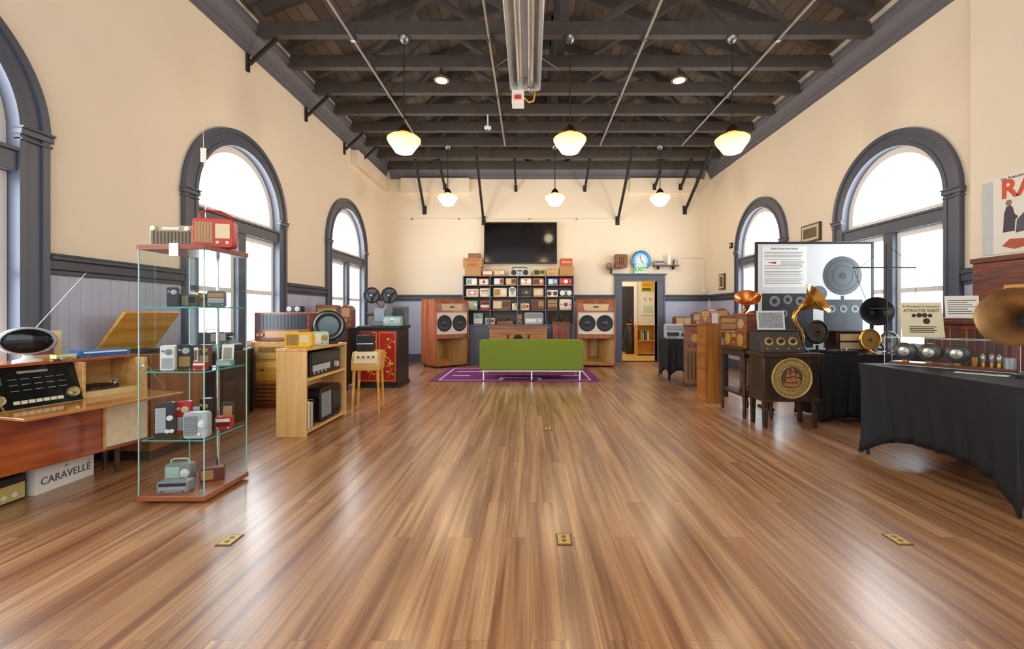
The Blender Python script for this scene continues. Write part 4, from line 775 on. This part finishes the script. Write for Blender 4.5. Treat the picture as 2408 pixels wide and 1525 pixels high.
for x in (-.28,-.12,.05): 
    q=MB().lathe([(.02,-.06),(.066,-.06),(.074,-.05),(.074,.03),(.062,.04),(.02,.045)],(x,.1,.115),(0,-1,0),28).done('tuning_drum',mat('#57534F',.32,.5),t); MB().lathe([(.04,.045),(.038,.055),(.012,.06),(.012,.075),(0,.075)],(x,.1,.115),(0,-1,0),18).done('dial_knob',mat('#D2CCBC',.25,.7),q); bx('bracket',BRASS,q,x-.02,x+.02,.08,.12,.025,.05,0)
for i,x in enumerate((.19,.235,.28)): 
    q=MB().lathe([(.016,.025),(.016,.05),(.015,.055)],(x,.11+.03*(i%2),0),(0,0,1),14).done('tube_socket',BRASS,t); MB().lathe([(.01,.055),(.017,.08),(.015,.11),(.005,.125),(0,.13)],(x,.11+.03*(i%2),0),(0,0,1),14).done('vacuum_tube',mat('#C9C6BE',.1,.5),q)
MB().lathe([(.035,0),(.035,.08)],(.335,.1,.025),(0,0,1),20).done('coil',mat('#B9BABA',.3,.6),t)
bx('coil_box',BRASS,t,.14,.17,.04,.1,.025,.1,.003)
t=thing('paper_notes','white sheet of notes lying on the near black draped table','paper',(3.3,3.2,.802),-54); bx('sheet',PAPER,t,-.14,.14,-.05,.05,0,.002,0); MB().box(-.1,.1,.02,.025,.002,.0025).box(-.1,.08,0,.005,.002,.0025).box(-.1,.09,-.02,-.015,.002,.0025).done('writing',INK,t)
# advert card
t=thing('advert_card','cream advertisement card standing on the clear display case','sign',(3.38,3.76,.802+CH+.003),-12); MB().prism([(-.01,0),(.004,0),(.05,.3),(.036,.3)],-.155,.155,'yz').done('card',mat('#E6DDB8',.7,var=.04),t); MB().prism([(.05,0),(.056,0),(.046,.25),(.04,.25)],-.03,.03,'yz').done('easel_leg',CARD,t)
UPV=(0,.046,.3)
def ct(s,sz,f): text(s,sz,INK,t,(0,-.0115+.046*f,.3*f),up=UPV)
ct('A Wonderful Combination',.025,.88); ct('ATWATER KENT',.036,.76); 
for i,f in enumerate((.3,.25,.2,.15)): MB().box(-.1,.1-.02*(i%2),-.0125+.046*f,-.0105+.046*f,.3*f-.003,.3*f+.003).done('small_print',INK,t)
for x,f,s in ((-.06,.62,.016),(-.02,.63,.02),(.02,.63,.02),(.06,.62,.016),(.03,.46,.026)): MB().lathe([(s,0),(s,.003)],(x,-.0105+.046*f,.3*f),(0,-1,.1),14).done('printed_picture',mat('#3A352A',.7),t)
horn('gramophone_horn','large tarnished brass horn loudspeaker at the right edge on the near black table',(3.44,2.98,.802),0,[(0,0,.08),(0,0,.18),(-.01,0,.28),(-.03,0,.35),(-.06,0,.39)],(-.75,-.45,.1),.29,.035,.185,mat('#A8845A',.3,.75),IRON,.09)
# mahogany cabinet right
t=thing('mahogany_phonograph','large mahogany phonograph cabinet with upright lid against the right wall','phonograph',(4.22,4.02,0),-90)
bx('body',W_MAH,t,-.38,.38,-.26,.28,.1,1.14,.008); MB().box(-.41,.41,-.29,.3,1.14,1.18).box(-.4,.4,-.275,.29,1.18,1.2).done('top_moulding',W_MAHX,t,.006)
MB().box(-.4,.4,.25,.3,1.2,1.74).box(-.41,.41,.23,.31,1.74,1.79).box(-.3,.3,.24,.25,1.27,1.68).done('lid',W_MAHX,t,.006)
g=MB()
for i in range(9): g.box(-.34+i*.078,-.34+i*.078+.02,-.272,-.26,.72,1.1)
g.box(-.36,.36,-.27,-.26,1.1,1.12).box(-.36,.36,-.27,-.26,.7,.72); g.done('fretwork',W_MAH,t,.003); bx('grille_cloth',mat('#5A3A22',.8),t,-.35,.35,-.264,-.26,.72,1.1,0)
for x in (-.33,.33):
    for y in (-.2,.22): MB().lathe([(.03,0),(.04,.05),(.03,.1)],(x,y,0),(0,0,1),12).done('foot',W_MAH,t)
t=thing('info_card','white printed information card on the mahogany phonograph','sign',(4.1,4.15,1.201),-30); MB().prism([(-.01,0),(-.006,0),(.03,.21),(.026,.21)],-.12,.12,'yz').done('card',PAPER,t); g=MB()
for i in range(7): f=.2+.1*i; g.box(-.1,.1-.03*(i%3),-.0115+.036*f,-.0095+.036*f,.21*f-.003,.21*f+.003)
g.done('printed_lines',INK,t); bx('stand',CARD,t,-.03,.03,.028,.04,0,.1,0)
t=thing('leaning_picture','small brown framed picture leaning on the mahogany phonograph','picture frame',(4.25,3.8,1.201),-70); MB().prism([(0,0),(.02,0),(.07,.3),(.05,.3)],-.12,.12,'yz').done('frame',W_HON,t); MB().prism([(-.001,.03),(.001,.03),(.044,.27),(.042,.27)],-.09,.09,'yz').done('photo',mat('#8A3A30',.6,var=.6,sc=14),t)
# wall poster
t=thing('wall_poster','tall poster with big orange red letters on the right wall','poster',(XR-.081,4.05,1.82),-90)
bx('sheet',mat('#F0EBE0',.6,var=.04),t,-.35,.2,-.006,0,0,.74,0); bx('pale_margin',mat('#C9D2D3',.6),t,-.35,-.25,-.008,-.006,0,.72,0)
text('RA',.24,mat('#D9481E',.5),t,(-.18,-.008,.6),al='LEFT',bold=.008); text('San Francisco',.04,INK,t,(-.18,-.008,.71),al='LEFT')
FG=mat('#4A4250',.6,var=.5,sc=30); MB().lathe([(.028,0),(.028,.002)],(-.11,-.006,.475),(0,-1,0),20).done('printed_head',mat('#A8745A',.6),t); MB().prism([(-.16,.2),(-.06,.2),(-.055,.3),(-.03,.33),(-.06,.36),(-.075,.42),(-.095,.45),(-.13,.44),(-.15,.38)],-.008,-.006).done('printed_figure',FG,t); MB().prism([(-.05,.18),(.15,.2),(.15,.5),(.06,.46),(.02,.36),(-.04,.3)],-.0075,-.006).done('printed_horn',mat('#5E5568',.6,var=.5,sc=20),t); MB().prism([(-.17,.07),(-.06,.03),(.06,.05),(.02,.12),(-.1,.13)],-.009,-.006).done('printed_base',mat('#C25A3A',.6,var=.4,sc=20),t)
# backdrop board
t=thing('poster_board','tall black framed display board with loudspeaker photograph and text panel','display board',(3.69,5.68,0)); w2=.765
bx('panel',mat('#DDE1E3',.5,var=.06,sc=2),t,-w2+.03,w2-.03,-.012,.012,.75,2.14,0); MB().box(-w2,-w2+.03,-.02,.02,.72,2.17).box(w2-.03,w2,-.02,.02,.72,2.17).box(-w2+.03,w2-.03,-.02,.02,2.14,2.17).box(-w2+.03,w2-.03,-.02,.02,.72,.75).done('frame',BLK,t,.003)
for x in (-.6,.6): MB().box(x-.02,x+.02,-.015,.015,.03,.72).box(x-.03,x+.03,-.1,.2,0,.03).done('stand_leg',BLK,t)
q=bx('text_panel',mat('#F4F4F2',.6,var=.02),t,-.68,-.1,-.015,-.0125,1.58,2.11,0); text('Radio Enters the Home',.036,INK,q,(-.39,-.016,2.08)); g=MB()
random.seed(3)
for i in range(22):
    z=2.03-i*.019
    if 5<i<9: g.box(-.44,-.14-random.uniform(0,.05),-.0165,-.015,z-.003,z+.003)
    elif i not in (4,12,17): g.box(-.65,-.14-random.uniform(0,.06),-.0165,-.015,z-.003,z+.003)
g.done('text_lines',mat('#7A7A7A',.7),q); MB().prism([(-.62,1.9),(-.5,1.91),(-.5,1.88)],-.0165,-.015).done('diagram',pc('red'),q)
c=(.36,-.0125,1.73); q=MB().lathe([(.25,0),(.25,.004),(.235,.006),(0,.006)],c,(0,-1,0),40).done('printed_loudspeaker',mat('#4E5357',.5,var=.4,sc=60),t)
for rr in (.2,.13): MB().ring((c[0],c[1]-.0055,c[2]),rr,.003,'y',36,6).done('printed_ring',mat('#33363A',.5),q)
MB().lathe([(.04,.006),(.04,.009)],c,(0,-1,0),20).done('printed_centre',mat('#2E3134',.5),q)
MB().box(.34,.38,-.0145,-.0125,1.42,1.47).done('printed_support',mat('#2E3134',.5),t)
bx('printed_receiver',mat('#2C3033',.5,var=.8,sc=9),t,-.68,-.02,-.0145,-.0125,.8,1.5,0); bx('printed_receiver',mat('#34383C',.5,var=.8,sc=9),t,.12,.62,-.0145,-.0125,.8,1.42,0)
for x,z,r_ in ((-.52,1.4,.07),(-.35,1.42,.06),(-.19,1.4,.06),(.22,1.3,.05),(.37,1.3,.05),(.52,1.3,.05),(-.4,1.24,.05)):
    q=MB().lathe([(r_,0),(r_,.003),(0,.003)],(x,-.0145,z),(0,-1,0),18).done('printed_dial',mat('#85898B',.5,var=.5,sc=40),t); MB().lathe([(r_*.5,.003),(r_*.5,.004),(0,.004)],(x,-.0145,z),(0,-1,0),14).done('printed_knob',mat('#26282B',.5),q)
MB().prism([(.05+.11*math.cos(2*PI*i/20),1.5+.1*math.sin(2*PI*i/20)) for i in range(20)],-.0155,-.0125).done('printed_shade',mat('#6A6E72',.6,var=.5,sc=14),t)
# pine bookcase right + radios
shelfcase('narrow honey brown wooden case behind the dark radio stand on the right',(2.54,6.2,0),90,.32,.22,1.075,[.4,.75],W_HONZ,W_HONX)
radio('rounded wooden radio on top of the narrow honey brown case',(2.54,6.2,1.101),-60,.2,.2,.14,'wal','T','tan','gold')
# radios along right wall behind
t=thing('side_table','long dark side table standing behind the narrow honey brown case','table',(3.3,6.75,0)); bx('top_panel',W_DARK,t,-.4,.4,-.25,.25,.9,.93,.004)
for x in (-.36,.36):
    for y in (-.2,.2): bx('leg',W_DARK,t,x-.025,x+.025,y-.025,y+.025,0,.9)
bx('apron',W_DARK,t,-.34,.34,-.2,-.18,.75,.9)
radio('low wide wooden radio on the long side table, left one',(3.08,6.72,.931),-15,.34,.28,.22,'wal','B','tan','gold')
radio('arched wooden radio on the long side table, right one',(3.48,6.75,.931),-15,.3,.36,.22,'mah','T','tan','gold')
# dark radio stand
t=thing('radio_stand','dark wooden stand with open shelf and turned legs holding a dark radio','stand',(2.71,5.47,0),-90)
bx('top_panel',W_DARK,t,-.33,.33,-.21,.19,.8,.825,.004); bx('apron',W_DARK,t,-.3,.3,-.18,.16,.72,.8,.003); bx('lower_shelf',W_DARK,t,-.3,.3,-.18,.16,.25,.28,.003); bx('back_panel',W_DARK,t,-.29,.29,.14,.155,.29,.72,0)
for x in (-.29,.29):
    for y in (-.17,.15): MB().lathe([(.018,0),(.025,.06),(.016,.12),(.024,.25),(.024,.3),(.015,.35),(.022,.55),(.024,.72)],(x,y,0),(0,0,1),12).done('leg',W_DARK,t)
t=thing('cone_speaker','round dark cone speaker on the lower shelf of the dark stand','speaker',(2.71,5.47,.281),-90); bx('baffle',W_WAL,t,-.22,.22,.02,.05,0,.4,.004); MB().ring((0,.01,.2),.15,.016,'y').done('rim',GUN,t); MB().lathe([(.15,0),(.04,-.06),(0,-.06)],(0,.012,.2),(0,-1,0),28).done('cone',mat('#5A4430',.8),t)
t=radio('long dark antique radio with gilt dials on the dark stand',(2.68,5.46,.826),-90,.6,.19,.26,'wal','D','gold','gold',r=.005)
t=thing('wooden_case','small upright wooden case on top of the long dark radio','case',(2.64,5.3,1.018),-80); bx('box',W_WAL,t,-.1,.1,-.09,.09,0,.2,.006); bx('lid',W_WAL,t,-.105,.105,-.095,.095,.2,.22,.004); MB().lathe([(.06,0),(.06,.005)],(0,-.09,.1),(0,-1,0),20).done('grille',pc('tan'),t)
horn('petal_horn','copper petal horn loudspeaker standing on the long dark radio',(2.68,5.56,1.018),0,[(0,0,.08),(0,0,.16),(.02,0,.22),(.05,-.01,.26),(.07,-.02,.29)],(-.2,-.5,.65),.17,.03,.15,mat('#C0743A',.28,.85),BLK,.07)
# ship speaker cabinet
t=thing('ship_speaker_cabinet','dark wooden speaker cabinet with round carved ship medallion on tall legs','speaker cabinet',(2.83,4.89,0))
bx('body',W_DARKZ,t,-.3,.3,-.16,.16,.31,.77,.006); bx('top_panel',W_DARK,t,-.33,.33,-.19,.18,.77,.815,.006); bx('base_moulding',W_DARK,t,-.31,.31,-.17,.17,.29,.315,.004)
for x in (-.27,.27):
    for y in (-.13,.13): MB().prism([(x-.028,.3),(x+.028,.3),(x+.018,0),(x-.018,0)],y-.022,y+.022).done('leg',W_DARK,t,.003)
OG=mat('#C2A562',.5,.25,var=.3,sc=30)
ZC=.545
q=MB().lathe([(.198,0),(.218,0),(.222,.012),(.212,.022),(.2,.016),(.197,.004)],(0,-.16,ZC),(0,-1,0),48,False).done('medallion_ring',OG,t)
MB().lathe([(.122,0),(.13,0),(.132,.012),(.126,.016),(.12,.006)],(0,-.16,ZC),(0,-1,0),48,False).done('inner_ring',OG,q)
g=MB()
for i in range(26):
    aa=2*PI*i/26; c=(.164*math.cos(aa),-.166,ZC+.164*math.sin(aa))
    g.ring(c,.0145,.0052,'y',12,5); a2=aa+PI/26
    for r1,rb in ((.188,.011),(.142,.008),(.165,.007)): g.ball((r1*math.cos(a2),-.166,ZC+r1*math.sin(a2)),rb,1,.7,1,6)
    g.tube([((.132+.0115*k)*math.cos(aa+.05*math.sin(k*1.3)),-.168,ZC+(.132+.0115*k)*math.sin(aa+.05*math.sin(k*1.3))) for k in range(7)],.0035,5)
g.done('carved_scrolls',OG,q)
q=MB().lathe([(.2,0),(.2,.004)],(0,-.16,ZC),(0,-1,0),36).done('medallion_cloth',mat('#5A4426',.8,var=.5,sc=60),t)
SHP=mat('#B4754C',.5,.2); K=.78
def zc(z): return ZC+(z-.545)*K
g=MB(); g.prism([(x*K,zc(z)) for x,z in ((-.12,.5),(-.1,.475),(.07,.475),(.09,.505),(.13,.51),(.09,.44),(.06,.425),(-.08,.43),(-.11,.45))],-.172,-.162)
g.done('ship_hull',SHP,q); g=MB()
for x,zt in ((-.06,.66),(.0,.69),(.065,.65)): g.box(x*K-.003,x*K+.003,-.17,-.164,zc(.47),zc(zt))
for p1,p2 in (((.12,.51),(.065,.64)),((-.12,.5),(-.06,.65)),((.09,.5),(.15,.535))): g.bar((p1[0]*K,-.166,zc(p1[1])),(p2[0]*K,-.166,zc(p2[1])),.003,.003,(0,1,0))
g.done('ship_masts',mat('#7E5A3A',.5,.3),q)
for x,z0,z1,wd in ((-.062,.485,.545,.066),(-.062,.555,.61,.056),(-.062,.617,.65,.038),(.003,.485,.56,.066),(.003,.57,.63,.056),(.003,.637,.68,.038),(.068,.49,.545,.06),(.068,.555,.605,.045)):
    x*=K; wd*=K
    pl=[(x-wd/2,zc(z0))]+[(x-wd/2+wd*k/6,zc(z0)+.007*math.sin(PI*k/6)) for k in range(1,6)]+[(x+wd/2,zc(z0)),(x+wd*.56,zc((z0+z1)/2)),(x+wd*.42,zc(z1)),(x-wd*.36,zc(z1)),(x-wd*.4,zc((z0+z1)/2))]
    MB().prism(pl,-.178,-.171).done('ship_sail',SHP,q)
g=MB()
for zz in (.405,.388):
    pts=[((-.1+.2*k/24)*K,-.168,zc(zz)+.005*math.sin(k*1.6)) for k in range(25)]; g.tube(pts,.004,6)
g.done('ship_waves',OG,q)
t=thing('metal_receiver','dark metal receiver with three round dials on the ship cabinet','receiver',(2.74,4.88,.816))
MB().prism([(-.14,0),(-.14,.03),(-.05,.23),(.14,.23),(.14,0)],-.22,.22,'yz').done('case',mat('#48433F',.4,.4),t,.005); bx('lid',mat('#26221F',.4),t,-.225,.225,-.055,.145,.23,.245,.003)
for x in (-.13,0,.13): 
    q=MB().lathe([(.05,0),(.05,.006),(.045,.01),(0,.01)],(x,-.1,.12),(0,-.91,.41),24).done('dial',mat('#B9A06A',.3,.7),t); MB().lathe([(.024,.01),(.022,.03),(0,.032)],(x,-.1,.12),(0,-.91,.41),16).done('dial_knob',BLK,q)
for x in (-.17,-.06,.06,.17): MB().lathe([(.012,0),(.01,.015),(0,.015)],(x,-.137,.04),(0,-.91,.41),10).done('switch',BRASS,t)
t=thing('photo_card','black and white photo card standing on the metal receiver','card',(2.68,4.86,1.063),-8); MB().prism([(-.01,0),(-.006,0),(.03,.21),(.026,.21)],-.145,.145,'yz').done('card',mat('#D9DBDC',.6),t); MB().prism([(-.0095,.02),(-.0085,.02),(.0225,.19),(.0215,.19)],-.125,.125,'yz').done('picture',mat('#9A9C9E',.6,var=.7,sc=30),t); bx('stand',CARD,t,-.03,.03,.03,.04,0,.1,0)
horn('brass_horn','tall brass gooseneck horn loudspeaker on the ship cabinet',(3.06,4.9,.816),0,[(0,0,.08),(.0,0,.15),(-.03,-.0,.23),(-.09,-.01,.31),(-.11,-.01,.37),(-.09,-.01,.43),(-.05,-.015,.475)],(.5,-.62,.5),.22,.03,.18,mat('#CC9444',.22,.9),BLK,.06)
t=thing('lattice_speaker','round black lattice-front speaker on the rear black table, left end','speaker',(3.5,5.33,.777)); MB().lathe([(.08,0),(.08,.02),(.015,.03),(.015,.08)],(0,0,0)).done('stand',BLK,t); MB().ring((0,0,.24),.13,.018,'y',32).done('rim',BLK,t); g=MB()
for i in range(8): aa=PI*i/8; g.bar((.125*math.cos(aa),-.01,.24+.125*math.sin(aa)),(-.125*math.cos(aa),-.01,.24-.125*math.sin(aa)),.008,.006,(0,1,0))
g.done('lattice',GUN,t); MB().lathe([(.12,0),(.12,.01)],(0,.02,.24),(0,-1,0),24).done('cone',mat('#6A6058',.8),t)
t=thing('wooden_radio_cabinet','dark wooden radio with two cream panels on the rear black table','radio',(3.86,5.32,.777)); bx('cabinet',W_DARK,t,-.2,.2,-.1,.1,0,.24,.006); bx('lid',W_DARK,t,-.205,.205,-.11,.11,.24,.26,.006)
for z in (.04,.14): bx('cream_panel',mat('#C9A57C',.6),t,-.16,.16,-.105,-.1,z,z+.08,.002)
t=thing('turntable','flat black turntable at the front of the rear black table','turntable',(3.58,5.06,.777)); bx('case',BLK,t,-.17,.17,-.07,.08,0,.04,.004); MB().lathe([(.065,.04),(.065,.05),(.008,.05),(.006,.06),(0,.06)],(-.05,0,0)).done('platter',GUN,t); MB().tube([(.12,.05,.04),(.12,.05,.065),(.04,-.02,.06)],.005,6).done('tonearm',CHROME,t)
for X_,Y,lb,rr,c1,c2 in ((3.95,5.08,'round gilt cone speaker on the rear black table',.115,BRASS,mat('#A8843E',.5,.3)),(4.22,5.14,'round grey cone speaker beside the gilt one',.1,GUN,mat('#9A9288',.6)),(4.39,5.3,'round black speaker with gold rim at the right end of the rear black table',.085,mat('#8E6C34',.4,.6),mat('#3A342E',.6))):
    t=thing('cone_speaker',lb,'speaker',(X_,Y,.777)); MB().lathe([(.06,0),(.06,.015),(.02,.03),(.015,.05)],(0,0,0)).done('stand',c1,t); MB().ring((0,0,rr+.045),rr,.014,'y',32).done('rim',c1,t); MB().lathe([(rr,0),(rr*.3,-.04),(0,-.05)],(0,-.005,rr+.045),(0,-1,0),28).done('cone',c2,t); MB().lathe([(.025,0),(.02,.03),(0,.03)],(0,.02,rr+.045),(0,-1,0),14).done('hub',c1,t)
horn('black_horn','black horn loudspeaker rising above the gilt speaker on the rear table',(4.2,5.37,.777),0,[(0,0,.08),(0,0,.25),(0,0,.36),(-.01,-.01,.43),(-.02,-.02,.47)],(-.3,-.7,.08),.2,.03,.165,mat('#3A383C',.32,.5),BLK,.05)
t=thing('loop_antenna','thin wire loop antenna with crossbar standing above the rear black table','antenna',(4.09,5.01,.777)); MB().lathe([(.03,0),(.03,.015),(.008,.03),(.005,1.25)],(0,0,0),(0,0,1),12).done('mast',IRON,t); MB().cyl((-.39,0,.99),(.33,0,.99),.008,n=8).done('crossbar',IRON,t); MB().cyl((-.2,0,.52),(.33,0,.52),.006,n=8).done('crossbar',IRON,t)
MB().tube([(-.31,0,.99),(0,0,1.25),(.33,0,.99)],.003,6).done('wire',IRON,t); MB().tube([(.33,0,.99),(.33,0,.52)],.003,6).done('wire',IRON,t); MB().tube([(-.39,0,.99),(-.2,0,.52)],.003,6).done('wire',IRON,t)
# right rear
radio('silver and grey apparatus on the small black draped table near the doorway',(2.75,8.25,.768),-10,.4,.27,.22,'silver','R','grey','char',name='apparatus')
t=thing('console_radio','tall brown console radio standing beside the small black table','console radio',(2.86,7.55,0),-20); bx('cabinet',W_WAL,t,-.19,.19,-.15,.15,.04,1.02,.01); bx('plinth',W_DARK,t,-.2,.2,-.16,.15,0,.04); bx('top_panel',W_WAL,t,-.2,.2,-.16,.155,1.02,1.05,.008); g=MB()
for i in range(5): g.box(-.13+i*.058,-.11+i*.058,-.165,-.15,.12,.6)
g.done('grille_bars',W_DARK,t); bx('grille_cloth',mat('#8A6A3E',.8),t,-.15,.15,-.155,-.15,.1,.62,0); MB().lathe([(.07,0),(.07,.008)],(0,-.15,.82),(0,-1,0),24).done('dial',pc('gold'),t)
for x in (-.1,0,.1): MB().lathe([(.018,0),(.016,.02),(0,.02)],(x,-.15,.7),(0,-1,0),12).done('knob',W_DARK,t)
def stable(label,loc,x0,x1,y0,y1,h_):
    t=thing('side_table',label,'table',loc); bx('top_panel',W_DARK,t,x0,x1,y0,y1,h_-.03,h_,.004); bx('apron',W_DARK,t,x0+.06,x1-.06,y0+.03,y0+.05,h_-.18,h_-.03)
    for x in (x0+.04,x1-.04):
        for y in (y0+.04,y1-.04): bx('leg',W_DARK,t,x-.025,x+.025,y-.025,y+.025,0,h_-.03)
stable('dark side table along the right wall under wooden radios',(3.9,8.5,0),-.36,.6,-.3,.3,.96)
radio('arched wooden radio on the dark side table by the right wall',(3.7,8.45,.961),-15,.3,.38,.22,'wal','T','tan','gold')
radio('square wooden radio on the dark side table, right of the arched one',(4.12,8.45,.961),-15,.38,.28,.24,'mah','B','tan','gold')
stable('dark side table in the back corner right of the doorway',(4.0,10.75,0),-.5,.56,-.25,.25,.9)
radio('low brown wooden radio in the back corner beside the doorway',(3.72,10.7,.901),0,.38,.26,.24,'wal','G','tan','gold')
radio('arched red brown radio in the back corner, middle of three',(4.08,10.7,.901),-5,.28,.36,.24,'mah','T','tan','gold')
radio('square brown radio in the back corner, nearest the right wall',(4.38,10.7,.901),-10,.26,.3,.22,'wal','C','tan','gold')
# ================================================================= LIGHT + CAMERA
w=bpy.data.worlds.new('World'); SC.world=w; w.use_nodes=True; bg=w.node_tree.nodes['Background']; bg.inputs[0].default_value=(.95,.97,1,1); bg.inputs[1].default_value=1.25
def area(n,loc,rot,sx,sy,p,c):
    l=bpy.data.lights.new(n,'AREA'); l.shape='RECTANGLE'; l.size=sx; l.size_y=sy; l.energy=p; l.color=c; o=bpy.data.objects.new(n,l); COL.objects.link(o); o.location=loc; o.rotation_euler=rot; return o
area('rear_fill',(.4,-2.2,3.2),(R(80),0,0),7,3,140,(1,.96,.9))  # added fill from behind the camera, not a fixture of the room
l=bpy.data.lights.new('hall_light','POINT'); l.energy=60; l.color=(1,.93,.8); l.shadow_soft_size=.2; o=bpy.data.objects.new('hall_light',l); COL.objects.link(o); o.location=(2.6,12.6,2.7)
for i,(x,y) in enumerate(((wx(950,5.76),5.76),(wx(1340,5.76),5.76),(wx(1722,5.76),5.76),(wx(1053,9.5),9.52),(wx(1305,9.5),9.52),(wx(1552,9.5),9.52))):
    l=bpy.data.lights.new('lamp_glow','POINT'); l.energy=28; l.color=(1,.76,.46); l.shadow_soft_size=.12; o=bpy.data.objects.new('lamp_glow',l); COL.objects.link(o); o.location=(x,y,3.15 if y<7 else 3.4)
cd=bpy.data.cameras.new('camera'); cam=bpy.data.objects.new('camera',cd); COL.objects.link(cam); cam.location=(0,0,H); cam.rotation_euler=(R(90),0,0)
cd.sensor_fit='HORIZONTAL'; cd.sensor_width=36; cd.lens=36*F/2408; cd.shift_x=-(CX-1204)/2408; cd.shift_y=-(762.5-CY)/2408; cd.clip_start=.05
SC.camera=cam
